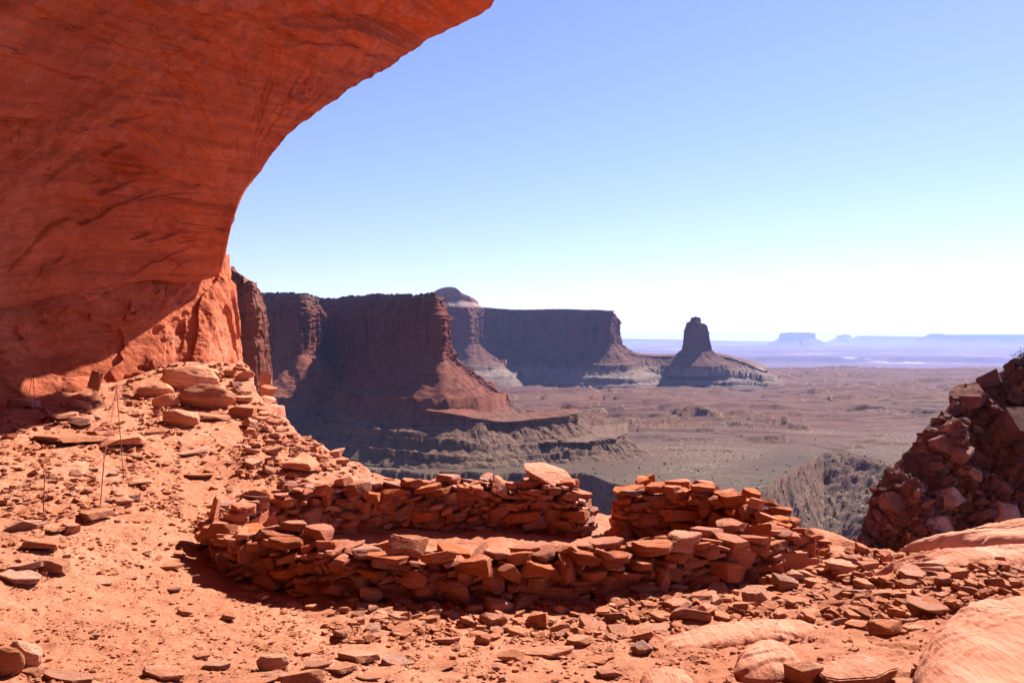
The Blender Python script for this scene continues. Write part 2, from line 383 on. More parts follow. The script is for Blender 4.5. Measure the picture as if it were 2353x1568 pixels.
def rock_shape(seed, sub, kind):
    """a broken stone of extent 1 x 1 x 1: a block cut by random planes, edges worn, faces roughened"""
    r = np.random.default_rng(seed)
    planes = []
    if kind == 'slab':
        nside = int(r.integers(5, 8)); a0 = r.uniform(0, 6.28)
        for k in range(nside):
            a = a0+k*6.283/nside+r.uniform(-.4, .4)
            planes.append(((math.cos(a), math.sin(a), r.uniform(-.4, .4)), r.uniform(.66, 1.0)))
        for sgn in (1, -1):
            for q in range(2): planes.append(((r.uniform(-.22, .22), r.uniform(-.22, .22), sgn), r.uniform(.26, .42)))
        for q in range(4):
            n = r.normal(size=3); planes.append((tuple(n), r.uniform(.62, .9)))
        amp = 0.03
    elif kind == 'block':
        for k in range(9):
            n = r.normal(size=3); planes.append((tuple(n), r.uniform(.58, .92)))
        for sgn in (1, -1): planes.append(((r.uniform(-.3, .3), r.uniform(-.3, .3), sgn), r.uniform(.42, .6)))
        amp = 0.03
    if kind == 'round':
        D, Fc = ICO[sub]; rad = np.full(len(D), 1.1)
        for k in range(8):
            n = r.normal(size=3); n /= np.linalg.norm(n); c = D@n; rad = np.minimum(rad, np.where(c > .05, r.uniform(.75, 1.0)/np.maximum(c, .05), 9))
        rad = rad*.6+.4*.85; q = D*rad[:, None]
        rad = rad*(1+.10*fbm(q[:, 0]*1.3+seed, q[:, 1]*1.3, q[:, 2]*1.3, 3, seed)+.02*fbm(q[:, 0]*2, q[:, 1]*2, q[:, 2]*11, 3, seed+4))
        V = D*rad[:, None]
    else:
        bm = bmesh.new(); bmesh.ops.create_cube(bm, size=2.2)
        for n, d in planes:
            n = Vector(n).normalized()
            bmesh.ops.bisect_plane(bm, geom=bm.verts[:]+bm.edges[:]+bm.faces[:], plane_co=n*d, plane_no=n, clear_outer=True)
            be = [e for e in bm.edges if e.is_boundary]
            if be: bmesh.ops.contextual_create(bm, geom=be)
        bmesh.ops.remove_doubles(bm, verts=bm.verts, dist=.03)
        if sub > 2: bmesh.ops.bevel(bm, geom=bm.edges[:], offset=.05, segments=2, affect='EDGES', clamp_overlap=True)
        bmesh.ops.triangulate(bm, faces=bm.faces)
        lim = {2: 9, 3: .8, 4: .24, 5: .13}[sub]
        for it in range(5):
            ed = [e for e in bm.edges if e.calc_length() > lim]
            if not ed: break
            bmesh.ops.subdivide_edges(bm, edges=ed, cuts=1); bmesh.ops.triangulate(bm, faces=[f for f in bm.faces if len(f.verts) > 3])
        bm.normal_update(); bm.verts.index_update()
        V = np.array([v.co[:] for v in bm.verts]); Nn = np.array([v.normal[:] for v in bm.verts]); Fc = np.array([[v.index for v in f.verts] for f in bm.faces]); bm.free()
        o = seed*3.7
        V = V+Nn*(amp*1.5*fbm(V[:, 0]*1.7+o, V[:, 1]*1.7, V[:, 2]*1.7, 3, seed)+amp*.8*fbm(V[:, 0]*6+o, V[:, 1]*6, V[:, 2]*9, 3, seed+5))[:, None]
    lo, hi = V.min(0), V.max(0)
    return (V-(lo+hi)/2)/(hi-lo), Fc

def rock_meshes(name, kind, n, sub, seed, mat):
    out = []
    for k in range(n):
        V, Fc = rock_shape(seed+k, sub, kind)
        me = mesh_np(name, V, Fc, mat, True)
        if kind != 'round': me.set_sharp_from_angle(angle=R(32))
        out.append(me)
    return out

# merged stones (only for what nobody could count)
LOW = [rock_shape(900+k, 2, 'slab') for k in range(10)]+[rock_shape(940+k, 2, 'block') for k in range(8)]
def merged_rocks(name, items, mat, parent=None, low=LOW):
    """items: (loc, (sx,sy,sz), euler)"""
    Vs, Fs, o = [], [], 0
    for i, (loc, sc, eu) in enumerate(items):
        V, Fc = low[i % len(low)]
        Rm = np.array(Euler(eu).to_matrix())
        Vs.append((V*np.array(sc))@Rm.T+np.array(loc)); Fs.append(Fc+o); o += len(V)
    me = mesh_np(name, np.vstack(Vs), np.vstack(Fs), mat, True); me.set_sharp_from_angle(angle=R(32))
    return link(bpy.data.objects.new(name, me), parent)

# ------------------------------------------------------------------ near ground
GC = [(0, 1568, 4.6), (600, 1568, 4.8), (1176, 1568, 5.0), (1800, 1568, 5.0), (2352, 1568, 4.7), (0, 1400, 6.0), (500, 1440, 6.3),
      (1176, 1400, 6.95), (900, 1390, 7.0), (490, 1310, 8.0), (1500, 1370, 7.24), (1700, 1315, 8.0), (1880, 1250, 9.1), (2000, 1300, 8.2),
      (1050, 1232, 10.0), (1600, 1232, 10.0), (700, 1240, 9.6), (1395, 1180, 12.0), (2352, 1262, 8.8), (2300, 1300, 7.7), (2100, 1290, 8.3),
      (2000, 1400, 6.7), (2350, 1400, 6.1), (0, 1200, 8.5), (100, 1212, 8.1), (230, 1170, 9.0), (285, 1105, 10.5), (0, 1000, 12.5), (0, 930, 17.3),
      (200, 965, 14.6), (400, 950, 16), (480, 940, 16.5), (545, 838, 22.4), (300, 872, 19.7), (400, 838, 20.4), (500, 838, 21.1), (200, 890, 18.9), (60, 922, 17.8), (600, 935, 17.2), (620, 940, 17), (700, 1010, 15),
      (780, 1050, 14), (860, 1092, 13), (500, 1100, 12), (400, 1100, 11.5), (600, 1060, 12.6), (560, 1000, 14.4), (350, 1020, 13.0)]
gp = np.array([P(*c)[:] for c in GC]+[(-6, -4, -1.6), (0, -4, -1.9), (6, -4, -1.8), (9, 3, -1.7), (-8, 3, -1.5), (0, 1.5, -1.95), (-9, 8, -1.2), (10, 8, -2.0)])
def _tps(d2): return 0.5*d2*np.log(d2+1e-9)
_n = len(gp); _K = _tps(((gp[:, None, :2]-gp[None, :, :2])**2).sum(-1))+np.eye(_n)*0.15
_A = np.zeros((_n+3, _n+3)); _A[:_n, :_n] = _K; _A[:_n, _n] = 1; _A[:_n, _n+1:] = gp[:, :2]; _A[_n, :_n] = 1; _A[_n+1:, :_n] = gp[:, :2].T
_w = np.linalg.solve(_A, np.r_[gp[:, 2], 0, 0, 0])
EDGE = np.array([(-3000, 60), (300, 40), (430, 34), (545, 27), (590, 18.6), (620, 17.2), (700, 15.2), (780, 14.1), (860, 13.1), (1000, 12.8), (1176, 12.6), (1395, 12.2),
                 (1600, 11.8), (1750, 11), (1880, 9.9), (1960, 9.2), (2020, 8.75), (2080, 8.9), (2352, 9.6), (2700, 10.5), (6000, 13)], float)
def G(x, y, detail=True):
    x = np.asarray(x, float); y = np.asarray(y, float); sh = x.shape; x = x.ravel(); y = y.ravel()
    z = np.zeros_like(x)+_w[_n]+_w[_n+1]*x+_w[_n+2]*y
    for k in range(_n): z += _w[k]*_tps((x-gp[k, 0])**2+(y-gp[k, 1])**2)
    z = np.clip(z, -3.2, 1.0)
    yy = np.maximum(y, 0.3); px = x/yy*F+1176
    De = np.interp(px, EDGE[:, 0], EDGE[:, 1])+0.25*noise(x*.7, y*.7, None, 41)
    d = np.maximum(y-De, 0); z = z-1.7*d*d/(d+0.5)
    if detail:
        z = z+0.075*fbm(x*.55, y*.55, None, 4, 3)+0.028*fbm(x*2.6, y*2.6, None, 4, 11)+0.020*fbm(x*8, y*8, None, 3, 19)
        # slickrock shelves on the right, trodden sand on the left
        rk = sstep(1.0, 2.6, x-0.15*y)*(y < 12)
        t = fbm(x*.5+.25*y, y*.9, None, 4, 23)*2.6; fl = np.floor(t); fr = t-fl
        z = z+rk*0.05*(fl+sstep(.42, .5, fr))
        z = z+rk*0.02*fbm(x*1.2, y*7, None, 3, 29)
        up = sstep(-1.5, -3.5, x)*sstep(7, 10, y)
        z = z+up*0.05*fbm(x*1.8, y*1.8, None, 4, 31)
    return z.reshape(sh)

nu, nd = 860, 720
px_ = np.linspace(-900, 3250, nu); dd = np.exp(np.linspace(math.log(2.6), math.log(44), nd))
U, Dg = np.meshgrid((px_-1176)/F, dd, indexing='ij')
X, Y = U*Dg, Dg
Gr = np.stack([X, Y, G(X, Y)], -1)
Vg = Gr.reshape(-1, 3); Fg = grid_faces(nu, nd)
xb, yb = np.meshgrid(np.linspace(-14, 14, 120), np.linspace(-10, 2.9, 60), indexing='ij')
Vb = np.stack([xb, yb, G(xb, yb)-0.02], -1).reshape(-1, 3)
lg0, lg1 = math.log(2.6), math.log(44)
def Gp(x, y):
    if y < 2.65: return float(G(np.array([x]), np.array([y]))[0])
    a = min(max(((x/y*F+1176)+900)/4150*(nu_g-1), 0), nu_g-1.001); b = min(max((math.log(y)-lg0)/(lg1-lg0)*(nd_g-1), 0), nd_g-1.001)
    i, j = int(a), int(b); p, q = a-i, b-j; Z = Zg
    return float((Z[i, j]*(1-q)+Z[i, j+1]*q)*(1-p)+(Z[i+1, j]*(1-q)+Z[i+1, j+1]*q)*p)
def hit(px, py):
    """distance at which the line of sight meets the near ground"""
    i = min(max(int((px+900)/4150*(nu_g-1)+.5), 0), nu_g-1)
    n = np.nonzero(Zg[i] > (784-py)/F*dd)[0]; n = n[n > 40] if len(n) else n
    return float(dd[n[0]]) if len(n) else 12.0
nu_g, nd_g, Zg = nu, nd, Gr[..., 2]
ground = link(bpy.data.objects.new('ground', mesh_np('ground', np.vstack([Vg, Vb]), np.vstack([Fg, grid_faces(120, 60, len(Vg))]), M_GROUND)))
tag(ground, 'red sandy alcove floor with slickrock shelves around the stone ring', 'ground', kind='structure')

# ------------------------------------------------------------------ alcove roof and back wall
LIP = [P(519, 588, 22.9), P(500, 632, 22.7), P(420, 648, 21.9), P(340, 642, 21.2), P(170, 672, 19.8), P(0, 709, 18.2), P(-250, 765, 14.2), P(-700, 810, 8.6), Vector((-9, 2, 0)), Vector((-9, -6, 0)), Vector((-6, -9, 0)), Vector((8, -9, -.5))]
MID = [P(523, 562, 22.7), P(524, 548, 22.3), P(520, 470, 22.2), P(480, 400, 21.7), P(430, 330, 20.8), P(380, 220, 19.4), P(330, 90, 16), P(200, -200, 11), Vector((-4.5, 5, 5.5)), Vector((0, 2, 7.5)), Vector((4, 0, 8)), Vector((10, 0, 8))]
RIM = [P(530, 525, 22.4), P(545, 474, 22.6), P(597, 398, 22.9), P(652, 322, 23.3), P(760, 235, 24.3), P(905, 147, 26.4), P(1020, 75, 27.5), P(1140, 0, 25.4), Vector((.6, 17, 10.3)), Vector((6, 9, 9)), Vector((12, 6, 8.5)), Vector((17, 2, 7))]
NS = 1100
Lc = catmull(LIP, NS); Mc = catmull(MID, NS); Rc = catmull(RIM, NS)
keep = np.linspace(0, 1, NS)
nv = 420
v = np.linspace(0, 1, nv)
l0 = 2*(v-.5)*(v-1); l1 = -4*v*(v-1); l2 = 2*v*(v-.5)
A = Lc[:, None]*l0[None, :, None]+Mc[:, None]*l1[None, :, None]+Rc[:, None]*l2[None, :, None]
ds = np.gradient(A, axis=0); dv = np.gradient(A, axis=1)
N = np.cross(ds, dv); N /= np.linalg.norm(N, axis=2)[..., None]+1e-9
if N[300, 200, 2] > 0: N = -N            # faces the floor
arc = np.r_[0, np.cumsum(np.linalg.norm(np.diff(Mc, axis=0), axis=1))]
def flakes(A, seed, amp):
    x, y, z = A[..., 0], A[..., 1], A[..., 2]
    a = arc[:, None]+0*x; b = 11.0*v[None, :]+0*x
    wx = .5*fbm(a*.3, b*.3, None, 3, seed+1); wy = .8*fbm(a*.3+7, b*.3, None, 3, seed+2)
    # broken sheets: long scarps that run up and out towards the rim
    r1 = fbm((a+.35*b+wx)*.42, (b+wy)*.12, None, 4, seed, .55)*3.6
    f1 = r1-np.floor(r1); s1 = np.floor(r1)+sstep(.0, .035, f1)*.8+.2*f1
    r2 = fbm((a+.5*b)*.95+wx, (b+wy)*.30, None, 4, seed+50)*3.0
    f2 = r2-np.floor(r2); s2 = np.floor(r2)+sstep(.0, .08, f2)
    big = fbm(x*.16, y*.16, z*.16, 3, seed+70)
    m1 = sstep(-.15, .25, fbm(a*.22, b*.2, None, 3, seed+81))
    m2 = sstep(.0, .30, fbm(a*.4+9, b*.35, None, 3, seed+83))
    bed = fbm((a-.1*b)*.07, (b+.25*a)*1.5, None, 4, seed+95)*2.5; f3 = bed-np.floor(bed)
    return amp*(0.4*big+0.27*s1*m1+0.10*s2*m2+.075*(np.floor(bed)+sstep(0, .05, f3))+0.06*fbm(x*1.6, y*1.6, z*3.2, 4, seed+90)+.02*fbm(x*5, y*5, z*7, 3, seed+92))
fade = (sstep(0, .06, v)*(1-.85*sstep(.93, 1, v)))[None, :]*sstep(.13, .42, keep)[:, None]
A = A-N*(flakes(A, 101, 0.62)*fade)[..., None]
# the rim is a broken edge
jag = 0.10*fbm(Rc[:, 0]*1.3, Rc[:, 1]*1.3, Rc[:, 2]*1.3, 5, 131)*sstep(0.02, .1, keep)
A[:, :, :] += (np.array([-.5, .0, .85])[None, None, :]*jag[:, None, None])*(v**6)[None, :, None]
# outside of the cliff above the rim, back of the undercut below the lip
top = []
for h, b in ((0.25, -.15), (1.5, -.2), (5, .6), (12, 2.5), (22, 6)):
    top.append(A[:, -1]+np.stack([np.full(NS, -b*.6), np.full(NS, -b*.3), np.full(NS, h)], 1))
under = []
for back, dz in ((1.0, .22), (.8, .18), (.5, .1), (.2, .02), (.06, -.02)):
    nn = N[:, 8].copy(); nn[:, 2] = 0; nn /= np.linalg.norm(nn, axis=1)[:, None]+1e-9
    k = sstep(0, .08, keep)[:, None]
    under.append(A[:, 0]-nn*back*k+np.array([0, 0, dz])*k)
roof = np.concatenate([np.stack(under, 1), A, np.stack(top, 1)], 1)
bq = np.r_[np.linspace(-1.2, -.1, len(under)), 11*v, 11+np.array([.3, 1.5, 5, 12, 22])]
lay = np.stack([.9*roof[..., 1]+.4*roof[..., 0], 1.5*(roof[..., 2]-.22*roof[..., 1]+.2*roof[..., 0]), 0*roof[..., 0]], -1)
ro = grid_obj('rock_overhang', roof, M_ROOF, uv=lay)
tag(ro, 'huge red sandstone alcove roof arching over the left of the picture', 'rock overhang', kind='structure')

WT = [P(512, 610, 30), P(517, 596, 26.5), P(518, 585, 24), P(500, 612, 23.2), P(420, 628, 22.3), P(340, 622, 21.7), P(170, 655, 20.3), P(0, 690, 18.8), P(-250, 740, 14.8), P(-800, 800, 9.6), Vector((-9.6, 2, .3)), Vector((-9.6, -6, .3)), Vector((-6, -9.6, .3)), Vector((8, -9.6, .2))]
WB = [P(556, 870, 29), P(556, 855, 25), P(544, 842, 22.6), P(500, 842, 21.1), P(400, 842, 20.4), P(310, 874, 19.8), P(200, 893, 18.9), P(60, 924, 17.8), P(-250, 985, 14.2), P(-800, 1050, 9.6), Vector((-9.3, 2, -1.7)), Vector((-9.3, -6, -2)), Vector((-6, -9.3, -2.3)), Vector((8, -9.3, -2.4))]
NW = 900; nh = 260
Tc = catmull(WT, NW); Bc = catmull(WB, NW); Bc[:, 2] -= 0.35
t = np.linspace(0, 1, nh)
W = Tc[:, None]*(1-t)[None, :, None]+Bc[:, None]*t[None, :, None]
ds = np.gradient(W, axis=0); dv = np.gradient(W, axis=1); N2 = np.cross(ds, dv); N2 /= np.linalg.norm(N2, axis=2)[..., None]+1e-9
if N2[400, 120, 1] > 0: N2 = -N2
x, y, z = W[..., 0], W[..., 1], W[..., 2]
kk = np.linspace(0, 1, NW)[:, None]
right = 1-sstep(.22, .40, kk)
# vertical flakes on the right end, blocky shallow ledges on the rest
r1 = noise(x*1.5-z*.22, y*.6+z*.05, None, 211)*2.6+noise(x*.7, y*.5, z*.15, 212)*1.5; fl = r1-np.floor(r1)
fins = (np.floor(r1)+sstep(0, .16, fl)*.7+.3*fl)*0.17-.12
r2 = fbm(x*.5, y*.5, z*.55, 4, 221)*2.6; f2 = r2-np.floor(r2)
leds = (np.floor(r2)+sstep(0, .1, f2))*0.09+0.25*fbm(x*.3, y*.3, z*.2, 3, 231)
W = W+N2*(right*fins+(1-right)*leds+0.05*fbm(x*2, y*2, z*2, 4, 241)+right*.06*fbm(x*3, y*3, z*1.0, 4, 243))[..., None]
wo = grid_obj('alcove_back_wall', W, M_ALCOVE)
tag(wo, 'red sandstone back wall under the overhang, half in shadow with sunlit flakes at its right end', 'rock wall', kind='structure')

# ------------------------------------------------------------------ distant country
def pl(px, D): return ((px-1176)/F*D, D)
RIMC = np.array([(-2500, 560), (300, 570), (600, 578), (870, 572), (1050, 559), (1200, 550), (1330, 559), (1434, 513), (1600, 455), (1740, 492), (1800, 540), (1860, 630), (1890, 690), (1930, 690),
                 (1980, 660), (2060, 600), (2400, 520), (4500, 480)], float)
_yb = np.linspace(600, 4300, 2000); _zb = np.interp(_yb, [100, 560, 700, 900, 1200, 1800, 2500, 3500, 4500], [-92, -92, -97, -104, -112, -122, -130, -140, -150])
_pyb = 784-_zb/_yb*F
SCARP = []       # short broken ledges of the basin: (x, y, half length, height)
_rs = random.Random(23)
for a_, b_, hw_, ht_ in [(1614, 968, 46, 20), (1787, 980, 33, 17), (1850, 988, 13, 14), (1779, 1018, 36, 14), (1602, 1036, 85, 5), (1589, 971, 55, 5), (1982, 936, 75, 6), (1898, 878, 36, 6), (1957, 925, 40, 6), (1726, 920, 16, 8), (1640, 897, 32, 6), (1970, 1029, 26, 7), (1939, 1037, 16, 8), (1790, 872, 42, 5), (2020, 902, 44, 6), (2085, 946, 30, 6), (1430, 975, 40, 5), (1330, 950, 30, 6)] + [
        (_rs.uniform(1250, 2250), _rs.uniform(868, 1030), _rs.uniform(14, 60), _rs.uniform(3, 7)) for _ in range(60)]:
    D_ = float(np.interp(b_, _pyb[::-1], _yb[::-1])); SCARP.append(((a_-1176)/F*D_, D_, hw_*D_/F, ht_*D_/F))
def scarps(x, y):
    out = np.zeros_like(x)
    for k, (x0, y0, a, h) in enumerate(SCARP):
        m = (np.abs(x-x0) < a*1.4) & (y > y0-40) & (y < y0+h*38+40)
        if not m.any(): continue
        xs_, ys_ = x[m], y[m]
        line = y0+a*.35*fbm(xs_/a*.9, xs_*0+k, None, 4, 361+k)+(xs_-x0)*(.25 if k % 2 else -.2)
        d = ys_-line
        out[m] += h*(1-sstep(.7, 1.25, np.abs(xs_-x0)/a+.25*noise(xs_/a*3, xs_*0+k, None, 363)))*sstep(0, 4, d)*np.exp(-np.maximum(d, 0)/(h*11))
    return out

def plain_z(x, y):
    px = x/y*F+1176
    base = np.interp(y, [100, 560, 700, 900, 1200, 1800, 2500, 3500, 4500, 5200, 13000, 20000], [-92, -92, -97, -104, -112, -122, -130, -140, -150, -290, -290, -262])
    base = base+2.5*fbm(x/220, y/130, None, 5, 301)*sstep(600, 1100, y)
    # low ledges and washes that face the viewer
    tt = fbm(x/1300+.3, y/330, None, 5, 311, .45)*5.0+ y/800.
    fl = np.floor(tt); fr = tt-fl
    far = sstep(750, 1100, y)*(1-sstep(4200, 4500, y))
    base = base+far*(14.0*sstep(-.2, .2, noise(x/700, y/300, None, 313))+2.5)*(sstep(.0, .035, fr)-fr)
    t2 = fbm(x/650+7, y/150, None, 4, 317, .45)*3.6; f2 = t2-np.floor(t2)
    base = base+far*7.0*sstep(-.05, .25, noise(x/500+9, y/260, None, 319))*(sstep(.0, .05, f2)-f2)
    t3 = fbm(x/170+3, y/60, None, 4, 318)*2.6; f3 = t3-np.floor(t3)
    base = base+far*1.5*(sstep(.0, .08, f3)-f3)-far*9*np.exp(-(noise(x/520+1.3*noise(x/900, y/700, None, 326), y/430, None, 325)/.035)**2)
    base = base+scarps(x, y)+far*(5.5*fbm(x/210, y/210, None, 4, 371)-7*np.abs(noise(x/260+.4*noise(x/120, y/120, None, 374), y/260, None, 373)))
    # canyon on this side of the bench rim
    Dr = np.interp(px, RIMC[:, 0], RIMC[:, 1])
    Dr = Dr*(1+0.028*fbm(x/48, y/300, None, 5, 321)+0.03*fbm(x/180, y/400, None, 2, 322)-.03*np.abs(noise(x/26, y/500, None, 323)))
    d = np.maximum(Dr-y, 0)
    gul = fbm(x/26+.2*y/26, y/90, None, 5, 331)
    ch = np.interp(px, [1300, 1434, 1740, 1880, 1960], [13, 12, 8, 4, 2]); sl = np.interp(px, [1650, 1840, 1960], [.60, .40, .28])
    low = -np.minimum(d*5, ch)-np.maximum(d-2, 0)*sl-np.minimum(d*.06, 1)*(8*np.abs(gul)+5*np.abs(noise(x/34+.6*gul, y/150, None, 337))-4.5*fbm(x/14, y/14, None, 5, 335, .62))
    ledge = 3.5*(sstep(.0, .15, (d/34+.6*gul) % 1.0)-((d/34+.6*gul) % 1.0))*(d > 4)
    z = np.maximum(base+low+ledge, -260+8*gul)
    # inner gorge of the river, then rising country to the horizon
    r1 = 4400*(1+0.05*fbm(x/1500, y/2500, None, 4, 341)+.05*noise(x/3000, y*0, None, 343)); r2 = 13600*(1+.06*fbm(x/2600, y/6000, None, 5, 342))
    z = z-sstep(0, 130, y-r1)*100*(1-sstep(-260, 0, y-r2))
    r3 = 19000*(1+.08*fbm(x/5000, y/9000, None, 5, 345))
    z = z+45*sstep(0, 300, y-r3)+(y > r3)*np.minimum((y-r3)*.0088, 165)+24*fbm(x/5000, y/3000, None, 5, 351)*sstep(18000, 24000, y)+14*fbm(x/2500, y/1800, None, 5, 352)*sstep(12000, 15000, y)
    return z
nup, ndp = 1200, 1050
pa = np.linspace(-900, 3300, nup); ddp = np.exp(np.linspace(math.log(300), math.log(46000), ndp))
U, Dp = np.meshgrid((pa-1176)/F, ddp, indexing='ij')
Xp, Yp = U*Dp, Dp
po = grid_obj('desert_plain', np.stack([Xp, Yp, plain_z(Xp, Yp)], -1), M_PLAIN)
tag(po, 'broad reddish desert basin with canyon rims running to the hazy horizon', 'desert plain', kind='structure')

def mesa(name, ctrl, mat, N=700, nz=70, nt=70, run=1.5, flute=5.0, fl_len=18.0, ledge=0.32, gully=4.0, step=5.0, cap=120.0, caprise=3.0, sm=0.06, seed=0, flip=1, taper=0.06, rag=0.0, centre=False, blocky=0.0):
    """a table of rock: ctrl = (px, D, ztop, zbase, zfoot); cliff above, debris slope below"""
    pts = np.array([[*pl(c[0], c[1]), c[2], c[3], c[4]] for c in ctrl])
    c = catmull(pts, 1500); c, s = resample(c, N)
    cs = blur(c[:, :2], max(1, int(N*0.004)))
    def nrm(q):
        tg = np.gradient(q, axis=0); tg /= np.linalg.norm(tg, axis=1)[:, None]+1e-9
        return np.stack([tg[:, 1], -tg[:, 0]], 1)*flip
    n1 = nrm(cs); n2 = nrm(blur(c[:, :2], int(N*sm)))
    xs, ys = c[:, 0], c[:, 1]; zt, zb, zf = c[:, 2], c[:, 3], c[:, 4]
    zt = zt+rag*.8*fbm(s/(fl_len*2.2), s*0, None, 4, seed+2)+rag*np.round(2.5*fbm(s/fl_len*.35, s*0, None, 4, seed+3))/2.5
    H = (zt-zb)
    rows = []
    for k in range(8):       # top surface, falling back from the rim
        q = 1-k/8.0
        rr = np.hypot(xs, ys)
        if centre: ix, iy = (xs.mean()-xs)*q*.98, (ys.mean()-ys)*q*.98
        else: ix, iy = xs/rr*cap*q, ys/rr*cap*q
        cr_ = caprise*(sstep(.3, .45, q)*.6+sstep(.55, .7, q)*.4) if centre else caprise*q
        rows.append(np.stack([xs+ix, ys+iy, zt+cr_+0.8*fbm(xs/9, ys/9+q*5, None, 3, seed+1)*(q > 0)], 1))
    off_end = None
    for k in range(nz):
        tt = k/(nz-1); z = zt-H*tt
        o = H*taper*tt
        if ledge > 0:        # stepped beds in the upper part
            b = np.minimum(tt/ledge, 1); nb = 6
            bb = b*nb+.5*noise(s/fl_len*.5, s*0+3, None, seed+5)
            o = o+H*0.075*ledge/0.32*(np.floor(bb)+sstep(.55, 1, bb % 1.0)*1.0)/nb
        if blocky: o = o+blocky*np.round(2.2*fbm(s/(fl_len*.7), z/(blocky*3.0), None, 3, seed+12))/2*sstep(.5, .3, tt)
        crack = fbm(s/fl_len, z/(H.mean()*2.2), None, 4, seed+7)
        joint = -np.abs(noise(s/(fl_len*.55), z/(H.mean()*5), None, seed+8))
        w = 0.5+0.5*sstep(.5*ledge, ledge+.05, np.full(N, tt))
        bedz = np.round(z/(H.mean()*.16)+.6*noise(s/(fl_len*2), s*0, None, seed+4))
        s_ = s+fl_len*.10*noise(bedz*7.3, s*0+.5, None, seed+4)
        col = fbm(s_/(fl_len*.75), z/(H.mean()*3), None, 3, seed+6)*3; cf = col-np.floor(col)
        amp_ = .35+1.1*sstep(-.3, .35, noise(s/(fl_len*2.6), z/(H.mean()*.9), None, seed+13))
        o = o+flute*w*amp_*(1.1*crack+.5*(np.floor(col)+sstep(0, .12, cf))+np.maximum(joint+.09, -.0)*-5.0+.25*fbm(s_/(fl_len*.2), z/(fl_len*.35), None, 3, seed+9))
        o = o+flute*2.2*noise(s/(fl_len*4.0), z/(H.mean()*2), None, seed+14)
        o = o+flute*.22*noise(s/fl_len, z/2.5, None, seed+10)
        o = o-flute*.5*(tt < .015)
        rows.append(np.stack([xs+n1[:, 0]*o, ys+n1[:, 1]*o, z], 1)); off_end = o
    for k in range(1, nt+1):
        tt = k/nt; Ht = zb-zf
        wgt = sstep(0, .25, np.full(N, tt))[:, None]; nn = n1*(1-wgt)+n2*wgt
        o = off_end*(1-.6*tt)+Ht*run*tt
        z = zb-Ht*(tt**.96)
        px_, py_ = xs+nn[:, 0]*o, ys+nn[:, 1]*o
        g = fbm(s/(fl_len*1.6), np.full(N, tt*.9), None, 4, seed+21)
        z = z+gully*(g*.9-1.3*np.abs(noise(s/(fl_len*1.1), np.full(N, tt*.6), None, seed+22)))*np.minimum(1, tt*4)*(1-.35*tt)
        z = z+gully*.35*fbm(px_/7, py_/7, None, 3, seed+23)
        if step: # hard beds that crop out of the slope
            for lv in (.52, .78):
                e = tt-lv+.03*noise(s/60, s*0, None, seed+27)
                z = z+step*(np.clip(1-np.abs(e)/.16, 0, 1))*(e < 0)*sstep(-.16, 0, e)*(0.5+.8*sstep(-.1, .3, noise(s/90, s*0+lv*9, None, seed+28)))
        rows.append(np.stack([px_, py_, z], 1))
    rows.append(np.stack([px_+nn[:, 0]*6, py_+nn[:, 1]*6, z-22-gully], 1))
    A = np.stack(rows, 1)
    return grid_obj(name, A, mat)

CL_A = mat_cliff('near_cliff_rock', ((0.0, (0.125, 0.072, 0.044)), (0.16, (0.13, 0.068, 0.042)), (0.25, (0.155, 0.046, 0.026)), (0.55, (0.16, 0.044, 0.024)), (0.60, (0.155, 0.036, 0.017)), (0.85, (0.14, 0.035, 0.017)), (0.90, (0.135, 0.048, 0.030)), (1.0, (0.15, 0.072, 0.05))), -92, 55, 0.03, 1.8, fine=0.30)
CL_B = mat_cliff('far_cliff_rock', ((0.0, (0.0892, 0.0408, 0.0281)), (0.12, (0.1700, 0.1190, 0.0892)), (0.24, (0.1870, 0.1318, 0.0978)), (0.32, (0.1105, 0.0476, 0.0323)), (0.55, (0.1105, 0.0374, 0.0247)), (0.75, (0.1148, 0.0323, 0.0187)), (1.0, (0.1020, 0.0357, 0.0238))), -135, 95, 0.012, 4.5, fine=0.10)
CL_F = mat_cliff('horizon_rock', ((0.0, (0.13, 0.07, 0.05)), (0.5, (0.12, 0.055, 0.042)), (1.0, (0.11, 0.05, 0.038))), -150, 330, 0.0012, 30.0, fine=0.006)
CL_P = mat_cliff('buttress_rock', ((0.0, (0.160, 0.054, 0.036)), (0.5, (0.184, 0.060, 0.038)), (1.0, (0.208, 0.084, 0.056))), -12, 7, 0.25, .25, fine=2.0)

o = mesa('canyon_cliff', [(250, 960, 58, -14, -95), (480, 925, 56, -14, -95), (610, 885, 53, -14, -95), (668, 850, 50.5, -14, -95), (694, 845, 50, -14, -95), (704, 880, 51, -15, -90), (712, 1010, 56, -16, -75), (732, 1075, 57.5, -17, -70), (770, 1030, 55, -17, -78), (850, 900, 51.5, -18, -88), (930, 780, 45, -17.5, -93), (990, 705, 41, -17.5, -93), (1004, 725, 41, -17, -93), (1003, 830, 46, -17, -95), (985, 1100, 55, -16, -95)],
         CL_A, N=1700, nz=100, nt=110, run=1.40, flute=6.5, fl_len=20, gully=7.5, step=9, cap=150, rag=1.6, blocky=2.2, caprise=2, seed=401, flip=1)
tag(o, 'red cliff with dark fluted face and rubble slope left of centre', 'cliff', kind='structure')
o = mesa('bench_spur', [(800, 760, -62, -66, -93), (870, 700, -58, -62, -93), (940, 655, -55, -60, -93), (1000, 634, -55, -61, -93), (1060, 630, -58, -63, -94), (1150, 640, -64, -68, -94), (1240, 655, -63, -67, -95), (1312, 668, -62, -68, -95), (1326, 690, -63, -68, -95), (1290, 760, -64, -68, -98)],
         CL_A, N=900, nz=18, nt=70, run=1.75, flute=3, fl_len=26, gully=5.5, step=4, cap=22, caprise=4, seed=421, sm=.02, ledge=0, rag=1.2)
